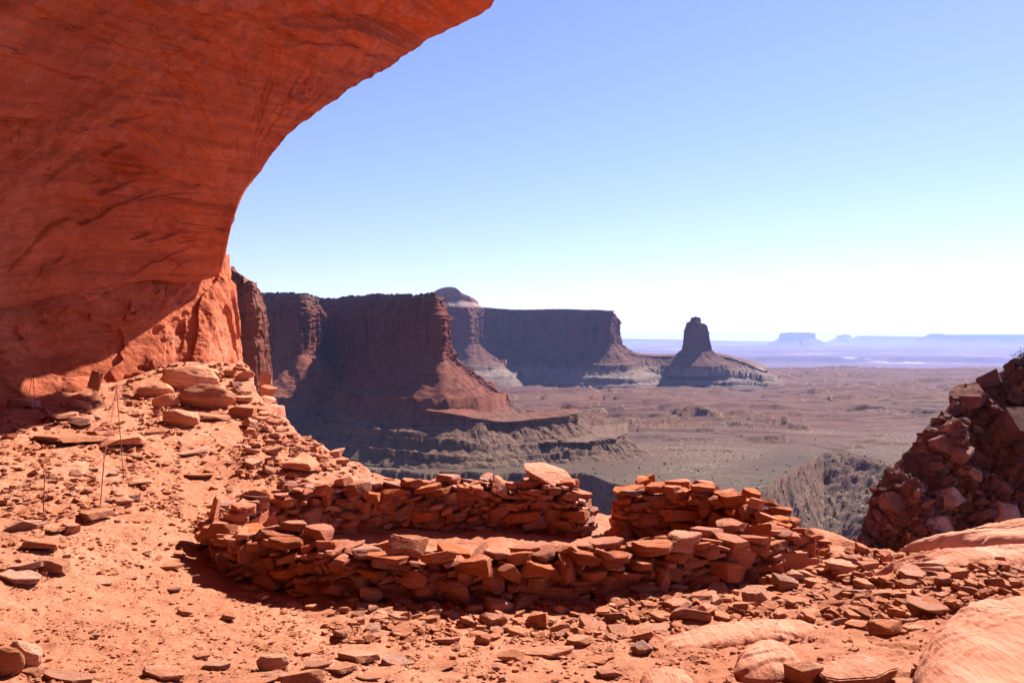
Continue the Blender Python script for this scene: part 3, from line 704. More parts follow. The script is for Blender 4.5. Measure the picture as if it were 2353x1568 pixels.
tag(o, 'low ledge with gullied slopes at the foot of the first cliff', 'bench', kind='structure')
o = mesa('bench_spur', [(1180, 640, -78, -81, -95), (1260, 632, -79, -83, -96), (1350, 645, -80, -84, -96), (1425, 668, -80, -85, -97), (1440, 690, -81, -85, -98), (1400, 760, -82, -86, -99)],
         CL_A, N=600, nz=14, nt=40, run=1.9, flute=3, fl_len=22, gully=4, step=0, cap=60, caprise=5, seed=425, sm=.02, ledge=0, rag=1.0)
tag(o, 'lowest pale ledge running out from the first cliff towards the basin', 'bench', kind='structure')
o = mesa('long_mesa', [(880, 2600, 118, -8, -122), (985, 2450, 110, -8, -122), (1055, 2230, 97, -8, -122), (1078, 2200, 96, -8, -122), (1100, 2380, 102, -8, -120), (1180, 2420, 98, -7, -118), (1300, 2280, 92.5, -7, -120), (1390, 2130, 83, -7, -122), (1403, 2140, 83, -7, -122), (1404, 2300, 84, -7, -122), (1385, 2700, 90, -7, -122)],
         CL_B, N=1100, nz=70, nt=80, run=1.5, flute=13, fl_len=55, gully=14, step=13, cap=400, blocky=4, caprise=2, seed=431, rag=2.0, ledge=.25)
tag(o, 'long flat topped mesa with shaded cliff face behind the first cliff', 'mesa', kind='structure')
o = mesa('rounded_knob', [(984, 2750, 155, 128, 118), (1000, 2640, 168, 130, 110), (1022, 2600, 177, 135, 108), (1045, 2600, 176, 136, 108), (1062, 2600, 158, 134, 108), (1082, 2620, 147, 128, 106), (1089, 2680, 143, 126, 104), (1088, 2800, 140, 124, 104)],
         mat_cliff('pale_knob_rock', ((0, (0.17, 0.085, 0.06)), (.3, (.26, .17, .13)), (.42, (.16, .07, .048)), (.7, (.2, .10, .07)), (1, (0.24, 0.14, 0.10))), 100, 180, .012, 3, fine=.12), N=300, nz=40, nt=20, run=1.6, flute=3, fl_len=25, gully=2, step=0, cap=60, caprise=2, seed=451, taper=.25, ledge=.5)
tag(o, 'small rounded sandstone knob on top of the long mesa', 'rock knob', kind='structure')
# saddle ridge between mesa and tower, with outcropping beds
o = mesa('ridge', [(1380, 2600, -8, -12, -125), (1410, 2250, -10, -14, -124), (1432, 2180, -26, -29, -124), (1480, 2180, -38, -41, -124), (1540, 2180, -40, -44, -124), (1640, 2150, -36, -42, -124), (1700, 2150, -52, -58, -124), (1752, 2170, -78, -84, -126), (1758, 2300, -76, -84, -126), (1700, 2600, -60, -66, -126)],
         CL_B, N=900, nz=16, nt=90, run=1.75, flute=4, fl_len=40, gully=5, step=11, cap=160, caprise=3, seed=461, sm=.03)
tag(o, 'low ridge of banded slopes joining the mesa to the rock tower', 'ridge', kind='structure')
o = mesa('pinnacle', [(1413, 2260, 12, -18, -45), (1416, 2235, 12, -18, -45), (1420, 2230, 11, -18, -45), (1424, 2240, 6, -18, -45), (1425, 2275, 5, -18, -45)], CL_B, N=80, nz=30, nt=14, run=.8, flute=1.5, fl_len=8, gully=1, step=0, cap=5, seed=466)
tag(o, 'tiny pinnacle standing at the right end of the long mesa', 'pinnacle', kind='structure')
tw = [(0, 66), (0.4, 66), (1, 66)]
def ring(px, D, rx, ry, n=14): return [(px+rx*math.cos(a)/D*F, D+ry*math.sin(a)) for a in np.linspace(math.pi*1.5+.001, math.pi*1.5-2*math.pi, n)]
def tower(name, px, D, rx, ry, zt, zb, zf, mat, ragged, seed, **kw):
    c = []
    for i, (p, d) in enumerate(ring(px, D, rx, ry)):
        a = (p-px)/(rx/D*F)
        c.append((p, d, zt+ragged*(-abs(a-.05)**1.5), zb, zf))
    return mesa(name, c, mat, flip=-1, seed=seed, centre=True, **kw)
o = mesa('rock_tower', [(1578.2, 2150, 50, -22, -62), (1580.7, 2138, 52, -22, -62), (1588.2, 2134, 56, -22, -62), (1600.8, 2124, 57, -22, -62), (1610.1, 2134, 50, -22, -62), (1618.5, 2136, 48, -22, -62), (1621.8, 2146, 44, -22, -62), (1621.0, 2166, 44, -22, -62), (1610.1, 2178, 50, -22, -62), (1591.6, 2176, 52, -22, -62), (1579.8, 2166, 50, -22, -62), (1578.2, 2150, 50, -22, -62)],
         CL_B, N=700, nz=90, nt=50, run=1.6, flute=2.6, fl_len=13, gully=5, step=0, cap=24, caprise=2, taper=.10, rag=4.5, ledge=.3, sm=.03, blocky=2.2, seed=471, flip=1, centre=True)
o2 = tower('summit_block', 1597, 2150, 11, 11, 66, 49, 46, CL_B, 3, 473, N=200, nz=40, nt=6, run=.5, flute=1.6, fl_len=7, gully=0, step=0, cap=10, caprise=1, taper=.2, rag=4.0, ledge=.2, sm=.03, blocky=1.5)
o2.parent = o
tag(o, 'tall isolated rock tower on a cone of debris right of centre', 'rock tower', kind='structure')
for px, D, w, zt, zb, zf, lab in ((1832, 28000, 596, 307, 108, -300, 'flat topped blue butte on the horizon right of the tower'), (1937, 37000, 335, 326, 176, -200, 'smaller pointed blue butte on the horizon')):
    o = tower('butte', px, D, w, w*.8, zt, zb, zf, CL_F, 14 if w > 400 else 70, 480+int(w), N=260, nz=30, nt=40, run=2.3, flute=40, fl_len=280, gully=30, step=0, cap=w*.7, caprise=2, rag=24, ledge=.2)
    tag(o, lab, 'butte', kind='structure')
o = mesa('mesa', [(2105, 32400, 54, 0, -258), (2135, 29700, 270, 108, -258), (2150, 28440, 274, 108, -258), (2165, 28080, 270, 108, -258), (2176, 28260, 241, 90, -258), (2300, 27900, 241, 81, -258), (2600, 27000, 216, 72, -258)], CL_F, N=500, nz=30, nt=40, run=2.8, flute=40, fl_len=260, gully=30, step=0, cap=1200, caprise=2, seed=491, flip=1)
tag(o, 'long pale blue mesa on the horizon at the right edge', 'mesa', kind='structure')
o = mesa('mesa', [(1960, 42500, 170, 102, -184), (1975, 39950, 280, 136, -184), (2060, 39100, 255, 136, -184), (2150, 39100, 238, 136, -184), (2300, 39950, 238, 136, -184)], CL_F, N=300, nz=20, nt=20, run=2.3, flute=40, fl_len=300, gully=20, step=0, cap=900, seed=495)
tag(o, 'faint flat mesa on the horizon between two blue buttes', 'mesa', kind='structure')
o = mesa('mesa', [(1250, 41650, 136, 68, -184), (1420, 40800, 129, 68, -184), (1560, 40800, 88, 34, -184), (1700, 40800, 10, -17, -201), (1850, 41650, 3, -34, -201)], CL_F, N=300, nz=20, nt=20, run=2.3, flute=40, fl_len=300, gully=20, step=0, cap=900, seed=497)
tag(o, 'very faint low mesa on the horizon left of the tower', 'mesa', kind='structure')

# dark buttress just beyond the alcove wall
o = mesa('cliff_buttress', [(470, 76, 8.0, -9, -14), (515, 71, 6.6, -9, -14), (534, 69, 6.0, -9, -14), (546, 67.6, 5.3, -9, -14), (557, 67.5, 5.0, -9, -14), (561, 66.2, 4.9, -9, -14), (586, 66, 4.5, -9, -14), (590, 69, 4.5, -9, -14), (580, 90, 5.5, -9, -14)],
         CL_P, N=600, nz=150, nt=20, run=.3, flute=.40, fl_len=1.9, gully=.3, step=0, cap=6, caprise=.8, ledge=0.12, seed=501, rag=.5, taper=.015, blocky=.28)
tag(o, 'dark sandstone buttress standing just beyond the alcove wall', 'cliff buttress', kind='structure')

# ------------------------------------------------------------------ bouldery slope across the gully on the right
HS = [(1930, 1330, 40, 36), (1985, 1195, 41, 37), (2010, 1120, 42, 37), (2075, 1045, 43, 37), (2130, 985, 44, 37.5), (2185, 925, 45, 38), (2205, 890, 46, 38), (2290, 858, 47, 38.5), (2352, 818, 48, 39), (2500, 740, 50, 40), (2800, 600, 52, 42)]
cr = catmull([P(a, b, c)[:] for a, b, c, d in HS], 420)
nh = 260; t = np.linspace(0, 1, nh)
dirv = np.array([-.02, -.85, 0]); rows = []
for k, tt in enumerate(t):
    run = 7.5*tt; drop = 17*tt*(.8+.3*tt)
    rows.append(cr+dirv*run+np.array([0, 0, -drop]))
Hs = np.stack(rows, 1)
back = [cr*np.array([1+.10*q, 1+.06*q, 1])+np.array([0, 0, -1.2*q]) for q in (3, 2, 1)]
x, y, z = Hs[..., 0], Hs[..., 1], Hs[..., 2]
r1 = fbm(x*.35, y*.35, z*.35, 4, 601)*3; f1 = r1-np.floor(r1)
disp = 1.0*fbm(x*.22, y*.22, z*.22, 4, 603)+.75*(np.floor(r1)+sstep(0, .10, f1))+.30*fbm(x*1.1, y*1.1, z*1.1, 4, 605)+.22*np.round(2.5*fbm(x*.8, y*.8, z*1.6, 4, 607))
Hs = Hs+np.array([-.15, -.75, .64])*(disp*np.minimum(1, .35+t*3)[None, :])[..., None]
Hs = np.concatenate([np.stack(back, 1), Hs], 1)
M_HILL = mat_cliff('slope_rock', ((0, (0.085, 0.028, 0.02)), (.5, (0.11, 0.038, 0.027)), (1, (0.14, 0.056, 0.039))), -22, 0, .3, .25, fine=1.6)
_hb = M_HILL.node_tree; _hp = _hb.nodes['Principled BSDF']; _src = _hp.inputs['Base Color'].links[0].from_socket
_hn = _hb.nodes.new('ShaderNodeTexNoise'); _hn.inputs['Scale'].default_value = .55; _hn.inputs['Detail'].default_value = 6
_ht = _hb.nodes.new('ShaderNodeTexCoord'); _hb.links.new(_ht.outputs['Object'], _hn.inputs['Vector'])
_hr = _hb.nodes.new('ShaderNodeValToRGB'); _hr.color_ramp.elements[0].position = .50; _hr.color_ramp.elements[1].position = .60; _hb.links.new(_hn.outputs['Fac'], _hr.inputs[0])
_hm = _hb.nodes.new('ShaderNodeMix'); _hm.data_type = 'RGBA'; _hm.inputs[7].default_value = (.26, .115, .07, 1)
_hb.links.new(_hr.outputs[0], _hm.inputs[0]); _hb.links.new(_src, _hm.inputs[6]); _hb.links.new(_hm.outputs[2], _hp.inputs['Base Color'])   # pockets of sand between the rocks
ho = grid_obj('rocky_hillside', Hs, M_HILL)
tag(ho, 'steep shaded hillside of broken red rock at the right edge', 'hillside', kind='structure')
# ------------------------------------------------------------------ stones of the ring walls
STONE = rock_meshes('stone', 'slab', 14, 4, 20, M_STONE)+rock_meshes('stone', 'block', 8, 4, 60, M_STONE)
SLAB = rock_meshes('rock', 'slab', 12, 4, 120, M_RUBBLE); BLOCK = rock_meshes('rock', 'block', 12, 4, 160, M_RUBBLE)
ROUND = rock_meshes('boulder', 'round', 8, 5, 200, M_PALE); BIGSLAB = rock_meshes('rock', 'slab', 5, 5, 240, M_RUBBLE); BIGBLOCK = rock_meshes('rock', 'block', 5, 5, 260, M_RUBBLE)

def obj(name, me, loc, sc, eu, parent=None):
    o = bpy.data.objects.new(name, me); link(o, parent)
    o.location = loc; o.scale = sc; o.rotation_euler = eu
    return o

def face_line(pts, n=400):
    c = catmull([((px-1176)/F*D, D) for px, D in pts], 800); return resample(c, n)

def stack(line, s, ztop, rnd, big=1.0, lean=0.0):
    """lay broken stones on the lowest place of the rising top line: (x, y, z, w, h, angle, tilt)"""
    L = s[-1]; n = len(s); ds = L/(n-1)
    sky_ = G(line[:, 0], line[:, 1], False)-0.05; out = []
    for it in range(900):
        need = ztop-sky_
        if need.max() < 0.045: break
        cand = np.where(need > 0.045)[0]
        i = cand[np.argmin(sky_[cand]+0.05*np.array([rnd.random() for _ in cand]))]
        low = need[i] > .38
        w = rnd.uniform(.14, .37)*big if rnd.random() < .74 else rnd.uniform(.07, .14)
        if low and rnd.random() < .35: w *= 1.45
        h = min(max(w*rnd.uniform(.22, .44), .045), .145)
        if low and rnd.random() < .25: h = min(h*1.6, .25)
        if rnd.random() < .05: w, h = rnd.uniform(.14, .2), rnd.uniform(.2, .28)
        h = min(h, need[i]+.05)
        k = max(2, int(w/ds/2)); a, b = max(0, i-k), min(n-1, i+k)
        if b-a < 2: continue
        seg = sky_[a:b+1]; base = seg.mean()*.65+seg.max()*.35
        if seg.max()-seg.min() > .22: sky_[i-1:i+2] += .04
        slope = (sky_[max(a, b-2):b+1].mean()-sky_[a:a+3].mean())/max(w, .1)
        tilt = max(-.22, min(.22, math.atan(slope)*.6+rnd.uniform(-.06, .06)))
        tg = line[b]-line[a]; ang = math.atan2(tg[1], tg[0])
        m = (a+b)//2
        out.append((line[m, 0], line[m, 1], base+h*.5, (b-a)*ds*1.10, h*1.16, ang, -tilt, s[m]))
        q = np.linspace(-1, 1, b-a+1)
        sky_[a:b+1] = np.maximum(seg, base+h*(.93-.12*q*q)+q*tilt*.0)
    return out

def wall(label, centre, ztop_pts, near, thick, seed, cut=100, group='rough stone walls of the ring'):
    rnd = random.Random(seed)
    line, s = face_line(centre)
    tg = np.gradient(line, axis=0); tg /= np.linalg.norm(tg, axis=1)[:, None]
    nn = np.stack([tg[:, 1], -tg[:, 0]], 1)
    nn *= np.sign(-nn[len(nn)//2, 1])          # towards the viewer
    ztop = np.interp(s/s[-1], [a for a, b in ztop_pts], [b for a, b in ztop_pts])
    ztop = ztop+0.05*fbm(s*2.2, s*0, None, 4, seed)
    mid = line[len(line)//2]
    root = bpy.data.objects.new('dry_stone_wall', None); root.empty_display_size = .2; COL.objects.link(root)
    root.location = (mid[0], mid[1], Gp(mid[0], mid[1])); root0 = Vector(root.location)
    tag(root, label, 'stone wall', group)
    stones = []
    for side, off, weight in ((1, thick*.5-.12, 1.0), (-1, -(thick*.5-.12), .55)):
        fl = line+nn*off*side*(1 if side > 0 else -1)*1.0 if False else line+nn*off
        ll, ss = resample(fl, 400)
        zt = np.interp(np.linspace(0, 1, 400), s/s[-1], ztop)
        for (x, y, z, w, h, ang, tilt, sv) in stack(ll, ss, zt, rnd):
            dep = rnd.uniform(.22, .34)
            jit = rnd.uniform(-.035, .04)*side
            i = min(399, int(sv/ss[-1]*399)); nx, ny = nn[i]
            e = Euler((rnd.uniform(-.12, .12), tilt, 0)).to_matrix().to_4x4(); e = Matrix.Rotation(ang+rnd.uniform(-.12, .12), 4, 'Z') @ e
            topness = h+max(0, .12-abs(z+h*.5-zt[i]))*2
            stones.append((w*h*weight*near+topness*.02, (x+nx*jit, y+ny*jit, z), (w, dep, h), e.to_euler()))
    # cap stones lying across the wall
    p = 0.0
    while p < s[-1]:
        w = rnd.uniform(.14, .42); i = min(399, int((p+w/2)/s[-1]*399))
        if rnd.random() < (.82 if near < 1 else .6):
            off = rnd.uniform(-.18, .2)*thick/.5
            h = rnd.uniform(.045, .12); a = math.atan2(tg[i, 1], tg[i, 0])+rnd.uniform(-.6, .6)
            e = Euler((rnd.uniform(-.18, .18), rnd.uniform(-.2, .2), a))
            stones.append((.2, (line[i, 0]+nn[i, 0]*off, line[i, 1]+nn[i, 1]*off, ztop[i]+rnd.uniform(-.01, .05)), (w, rnd.uniform(.18, .36), h), e))
        p += w*rnd.uniform(.45, .75)
    stones.sort(key=lambda q: -q[0])
    for i, (wt, loc, sc, e) in enumerate(stones[:cut-1]):
        obj('stone', rnd.choice(STONE), Vector(loc)-root0, sc, e, root)
    rest = [(Vector(l)-root0, sc, e) for (_, l, sc, e) in stones[cut-1:]]
    # rubble core
    for i in range(int(s[-1]*130)):
        k = rnd.randrange(400); off = rnd.uniform(-.1, .1); zg = Gp(line[k, 0], line[k, 1]); zz = rnd.uniform(zg-.03, max(zg, ztop[k]-.08))
        rest.append((Vector((line[k, 0]+nn[k, 0]*off, line[k, 1]+nn[k, 1]*off, zz))-root0, (rnd.uniform(.15, .3), rnd.uniform(.15, .3), rnd.uniform(.08, .14)), (rnd.uniform(-.4, .4), rnd.uniform(-.4, .4), rnd.uniform(0, 6))))
    f = merged_rocks('rubble_fill', rest, M_STONE, root, MID_)
    f['kind'] = 'stuff'
    return root
MID_ = [rock_shape(700+k, 3, 'slab') for k in range(12)]+[rock_shape(740+k, 3, 'block') for k in range(6)]

wall('low front wall of the stone ring, its whole near face in deep shade', [(512, 8.75), (545, 8.2), (610, 7.95), (700, 7.7), (850, 7.42), (1050, 7.28), (1250, 7.3), (1450, 7.45), (1600, 7.75), (1720, 8.15), (1815, 8.7)],
     [(0, -2.1), (.06, -2.0), (.14, -1.95), (.2, -1.94), (.35, -1.97), (.6, -1.97), (.8, -1.95), (.92, -2.0), (1, -2.1)], 1.0, .5, 11)
wall('curved rear wall of the stone ring, left of the doorway gap, with sunlit top stones', [(520, 8.95), (535, 9.3), (600, 9.8), (720, 10.2), (880, 10.45), (1050, 10.55), (1200, 10.55), (1355, 10.35)],
     [(0, -2.0), (.1, -1.90), (.3, -1.90), (.8, -1.91), (.93, -1.88), (1, -2.12)], .7, .5, 12)
wall('shorter rear wall of the stone ring, right of the doorway gap', [(1412, 10.3), (1500, 10.35), (1600, 10.15), (1690, 9.8), (1770, 9.4), (1830, 9.05), (1880, 8.95)],
     [(0, -2.12), (.06, -1.96), (.18, -1.89), (.45, -1.90), (.62, -1.95), (.78, -2.04), (.9, -2.14), (1, -2.28)], .7, .56, 13)

# ------------------------------------------------------------------ individual rocks, each set on the ground where its foot stands
placed = []
def rock_at(x0, y0, x1, y1, kind, label, D=None, yaw=None, mat=None, z=None, tilt=None, cat='rock', group=None, name=None, hk=1.0):
    rnd = random.Random(int(x0*7+y0*13+x1))
    xc = (x0+x1)/2; D = D or hit(xc, y1-2)
    sc = D/F; w = (x1-x0)*sc; ha = (y1-y0)*sc
    pitch = math.atan(max((y1-784)/F, .05))
    if kind in ('slab', 'flat'):
        H = ha*(.48 if kind == 'slab' else .25)
    elif kind == 'up': H = ha*.95
    elif kind == 'round': H = ha*.95
    else: H = ha*.72
    H *= hk
    dep = min(max((ha-H*math.cos(pitch))/math.sin(pitch), .45*w), 1.15*w)
    if kind == 'up': dep = .6*w
    big = (x1-x0) > 105
    pool = {'slab': BIGSLAB if big else SLAB, 'flat': BIGSLAB if big else SLAB, 'block': BIGBLOCK if big else BLOCK, 'up': BLOCK, 'round': ROUND}[kind]
    me = rnd.choice(pool)
    cx, cy = (xc-1176)/F*D, D+dep*.42
    cx = (xc-1176)/F*cy*.5+cx*.5
    g = Gp(cx, cy) if z is None else z
    yaw = rnd.uniform(-.25, .25) if yaw is None else yaw
    if rnd.random() < .5 and abs(yaw) < .3: yaw += math.pi
    tl = tilt if tilt is not None else (rnd.uniform(-.12, .12), rnd.uniform(-.14, .14))
    nm = name or ('boulder' if kind == 'round' else 'sandstone_rock')
    o = obj(nm, me, (cx, cy, g+H*.36), (w*1.04, dep, H*1.1), (tl[0], tl[1], yaw))
    if mat:
        o.data = me.copy(); o.data.materials.clear(); o.data.materials.append(mat)
    tag(o, label, cat, group)
    placed.append((cx, cy, max(w, dep)*.5, label, w))
    return o

HERO = [
 # left slope below the alcove wall
 (374, 836, 496, 897, 'round', 'big smooth pale boulder at the top of the boulder cluster by the alcove wall'),
 (407, 880, 534, 944, 'round', 'largest smooth pale boulder, at the right of the cluster by the alcove wall'),
 (308, 881, 400, 917, 'round', 'low smooth boulder at the left of the cluster by the alcove wall'),
 (349, 903, 411, 939, 'round', 'small rounded boulder in the middle of the cluster by the alcove wall'),
 (368, 941, 455, 982, 'round', 'pale egg shaped boulder lying below the boulder cluster'),
 (462, 946, 525, 972, 'slab', 'flat pink rock right of the egg shaped boulder'),
 (523, 926, 582, 966, 'block', 'angular red rock standing at the edge right of the boulder cluster'),
 (568, 924, 620, 950, 'slab', 'flat ledge rock at the brink right of the boulder cluster'),
 (151, 921, 208, 945, 'round', 'rounded pink rock behind the leaning sign'),
 (148, 938, 184, 952, 'slab', 'small flat rock just below the rounded rock behind the sign'),
 (69, 967, 220, 1030, 'flat', 'large flat tilted slab on the left slope below the sign'),
 (99, 941, 169, 971, 'slab', 'long dark edged slab above the large flat slab on the left slope'),
 (157, 959, 213, 986, 'block', 'dark rock at the foot of the sign post'),
 (191, 983, 247, 1009, 'slab', 'dark edged slab right of the foot of the sign post'),
 (217, 993, 320, 1040, 'slab', 'broad slab with dark near edge just behind the tall leaning post'),
 (239, 1026, 283, 1046, 'slab', 'small slab left below the broad slab by the tall leaning post'),
 (395, 1022, 474, 1052, 'flat', 'pale flat slab on the sandy path below the boulders'),
 (416, 1077, 484, 1103, 'flat', 'pale flat slab half buried in the path left of the rear wall'),
 (15, 908, 78, 938, 'block', 'dark red rock in the shadow at the foot of the alcove wall'),
 (331, 980, 379, 1000, 'slab', 'narrow slab lying on the slope below the egg shaped boulder'),
 (597, 1023, 647, 1047, 'block', 'squarish rock on the scree above the rear wall'),
 (653, 1050, 721, 1092, 'block', 'big pale rock on the scree just above the left end of the rear wall'),
 (20, 1187, 100, 1221, 'block', 'dark leaning slab at the foot of the nearest fence post'),
 (95, 1212, 142, 1232, 'slab', 'small rock in front of the nearest fence post'),
 (139, 1193, 180, 1228, 'block', 'chunky pink rock right of the nearest fence post'),
 (170, 1163, 241, 1207, 'slab', 'pale slab at the foot of the middle fence post'),
 (256, 1143, 298, 1168, 'block', 'red block right of the middle fence post'),
 (276, 1127, 317, 1156, 'slab', 'rock above the red block right of the middle fence post'),
 (287, 1100, 345, 1119, 'slab', 'flat rock at the foot of the tall leaning post'),
 (50, 1229, 134, 1269, 'block', 'pale square block on the path at the left'),
 (76, 1277, 153, 1322, 'block', 'dark wedge shaped rock on the sand at the left'),
 (-10, 1314, 93, 1350, 'slab', 'lower of the two slabs at the left edge'),
 (-10, 1286, 91, 1322, 'slab', 'upper of the two slabs at the left edge'),
 (186, 1319, 263, 1339, 'flat', 'thin flat rock alone on the sand in the left foreground'),
 (269, 1318, 317, 1332, 'flat', 'thin dark rock on the sand right of the thin flat rock'),
 (359, 1289, 421, 1311, 'slab', 'flat red rock on the sand left of the ring'),
 (397, 1265, 424, 1284, 'block', 'small upright dark rock on the sand left of the ring'),
 (436, 1245, 468, 1262, 'slab', 'pale small rock in the sand beside the left end of the ring'),
 (381, 1345, 415, 1363, 'slab', 'small flat rock on the sand left of the front wall'),
 (403, 1400, 441, 1416, 'block', 'small red brick shaped rock on the open sand'),
 (509, 1403, 544, 1431, 'block', 'dark pointed rock alone on the open sand'),
 (205, 1456, 230, 1472, 'block', 'very small dark rock alone on the open sand at the left'),
 (-30, 1478, 49, 1558, 'round', 'smooth boulder cut by the lower left corner'),
 (4, 1466, 95, 1530, 'round', 'smooth orange boulder behind the one in the lower left corner'),
 (85, 1534, 216, 1567, 'slab', 'long thin dark edged slab along the bottom at the left'),
 (318, 1522, 427, 1563, 'slab', 'rough pitted slab along the bottom left'),
 (463, 1514, 528, 1541, 'slab', 'flat pink rock right of the rough pitted slab'),
 (441, 1500, 481, 1516, 'block', 'small dark rock above the flat pink rock'),
 (52, 1531, 97, 1556, 'block', 'small rock between the corner boulder and the long thin slab'),
 # front of the wall
 (672, 1307, 742, 1334, 'slab', 'upper of two stacked flat rocks leaning on the front wall at the left'),
 (659, 1331, 739, 1358, 'slab', 'lower of two stacked flat rocks in front of the front wall at the left'),
 (669, 1356, 701, 1376, 'block', 'little block below the two stacked flat rocks'),
 (628, 1331, 664, 1349, 'slab', 'small rock left of the two stacked flat rocks'),
 (549, 1340, 596, 1358, 'slab', 'flat dark rock in front of the left end of the front wall'),
 (579, 1364, 619, 1384, 'slab', 'round topped flat rock on the sand in front of the wall at the left'),
 (656, 1384, 699, 1400, 'slab', 'flat rock left of a similar one in the sand before the wall'),
 (700, 1383, 740, 1402, 'slab', 'pale topped flat rock on the sand before the wall'),
 (773, 1345, 819, 1374, 'block', 'pointed rock at the edge of the wall shadow'),
 (825, 1349, 879, 1387, 'round', 'rounded orange rock half in the wall shadow'),
 (776, 1393, 805, 1411, 'block', 'grey rock at the left end of the rubble strip'),
 (818, 1380, 862, 1402, 'slab', 'pale flat rock just under the rounded orange rock'),
 (852, 1410, 891, 1431, 'slab', 'dark fronted flat rock in the rubble strip before the wall'),
 (895, 1400, 940, 1427, 'slab', 'greyish slab in the rubble strip before the wall'),
 (932, 1386, 972, 1408, 'block', 'gabled rock just below the wall shadow'),
 (974, 1397, 1016, 1423, 'block', 'greyish block in the rubble before the middle of the wall'),
 (1069, 1384, 1111, 1409, 'block', 'pale block left of the big red block by the wall'),
 (1109, 1368, 1177, 1408, 'block', 'big red block in front of the middle of the front wall'),
 (1100, 1403, 1165, 1447, 'block', 'rough grey speckled rock below the big red block'),
 (1069, 1445, 1121, 1463, 'slab', 'flat rock below the rough grey speckled rock'),
 (1018, 1442, 1057, 1462, 'slab', 'triangular flat rock left below the rough grey speckled rock'),
 (993, 1457, 1057, 1481, 'slab', 'long flat rock with dark front on the sand, middle foreground'),
 (896, 1425, 926, 1447, 'block', 'knobbly small rock at the lower edge of the rubble strip'),
 (767, 1476, 864, 1524, 'slab', 'large sloping slab with dark front at the bottom left of the middle'),
 (877, 1485, 943, 1527, 'slab', 'grey streaked slab right of the large sloping slab'),
 (936, 1495, 1051, 1544, 'flat', 'low layered ledge rock at the bottom middle'),
 (590, 1500, 663, 1547, 'round', 'rounded pink boulder at the bottom left of the middle'),
 (700, 1511, 762, 1542, 'slab', 'grey slab right of the rounded pink boulder'),
 (741, 1520, 810, 1554, 'slab', 'domed slab below the large sloping slab'),
 (647, 1535, 745, 1575, 'block', 'big dull rock cut by the bottom edge'),
 (603, 1535, 662, 1566, 'block', 'speckled rock below the rounded pink boulder'),
 (513, 1546, 634, 1578, 'flat', 'wide low slab cut by the bottom edge'),
 (815, 1549, 876, 1564, 'flat', 'thin flat rock near the bottom edge, middle'),
 (1142, 1492, 1204, 1522, 'block', 'pale block left of the big grey slab in the foreground'),
 (1185, 1473, 1318, 1512, 'slab', 'big flat grey topped slab in the middle foreground'),
 (1128, 1520, 1150, 1543, 'block', 'small dark upright stone below the pale block'),
 # right foreground
 (1248, 1342, 1313, 1365, 'slab', 'brick shaped flat rock lying in the shadow of the front wall'),
 (1445, 1337, 1519, 1374, 'block', 'big angular red rock at the right of the wall shadow'),
 (1537, 1337, 1582, 1362, 'block', 'tilted rock right of the big angular red rock'),
 (1553, 1309, 1633, 1340, 'block', 'long pale rock at the foot of the front wall, right part'),
 (1629, 1296, 1688, 1337, 'block', 'pale striped rock left of the upright stone'),
 (1683, 1263, 1715, 1318, 'up', 'upright post shaped stone standing against the wall at the right'),
 (1608, 1283, 1653, 1312, 'slab', 'leaning slab left of the upright stone'),
 (1708, 1285, 1756, 1313, 'block', 'pale rock right of the upright stone'),
 (1736, 1261, 1799, 1308, 'block', 'sloping rock left of the big gabled rock'),
 (1766, 1253, 1852, 1315, 'block', 'big gabled pale rock at the foot of the ring, right end'),
 (1389, 1366, 1443, 1394, 'slab', 'pale tilted slab in the rubble left of the big angular rock'),
 (1276, 1361, 1320, 1381, 'slab', 'arched rock just below the brick shaped rock'),
 (1292, 1372, 1328, 1390, 'slab', 'pale small slab under the arched rock'),
 (1318, 1363, 1358, 1384, 'block', 'red rock right of the arched rock'),
 (1238, 1375, 1266, 1394, 'block', 'small square rock left of the arched rock'),
 (1366, 1388, 1411, 1417, 'block', 'broken grey rock below the pale tilted slab'),
 (1429, 1363, 1461, 1390, 'slab', 'upright thin slab left of the big angular rock'),
 (1543, 1370, 1583, 1391, 'slab', 'pale flat rock below the tilted rock at the right'),
 (1576, 1356, 1627, 1384, 'block', 'pinkish block in the rubble right of the tilted rock'),
 (1638, 1335, 1691, 1355, 'slab', 'flat rock below the pale striped rock'),
 (1714, 1329, 1773, 1358, 'slab', 'long cracked slab right of the flat rock, before the ring'),
 (1658, 1381, 1735, 1410, 'slab', 'large pale slab behind the layered block'),
 (1722, 1363, 1776, 1382, 'slab', 'rounded flat rock above the large pale slab'),
 (1547, 1399, 1631, 1436, 'block', 'layered block with dark cracks in the right foreground'),
 (1496, 1398, 1551, 1428, 'slab', 'pale pitted slab left of the layered block'),
 (1457, 1426, 1545, 1452, 'flat', 'broad thin slab below the pale pitted slab'),
 (1441, 1414, 1478, 1436, 'slab', 'dark fronted rock left of the broad thin slab'),
 (1445, 1444, 1500, 1476, 'block', 'red brick like rock under the broad thin slab'),
 (1449, 1468, 1502, 1508, 'block', 'red slab tilted up on its edge in the middle foreground'),
 (1264, 1431, 1318, 1458, 'round', 'rounded flat rock in the rubble above the big grey topped slab'),
 (1168, 1431, 1217, 1464, 'slab', 'pale pointed slab right of the rough grey speckled rock'),
 (1150, 1431, 1182, 1455, 'block', 'small red rock tucked beside the pale pointed slab'),
 (1325, 1506, 1404, 1527, 'flat', 'thin pale slab half buried right of the big grey topped slab'),
 (1370, 1533, 1430, 1563, 'block', 'dark fronted rock near the bottom, right of the middle'),
 (1575, 1440, 1608, 1454, 'slab', 'small flat rock on the bare slickrock'),
 (1585, 1458, 1612, 1473, 'block', 'tiny dark wedge on the bare slickrock'),
 (1891, 1277, 1987, 1326, 'block', 'long slab leaning over the edge right of the ring'),
 (1809, 1310, 1848, 1340, 'block', 'rock below the big gabled rock'),
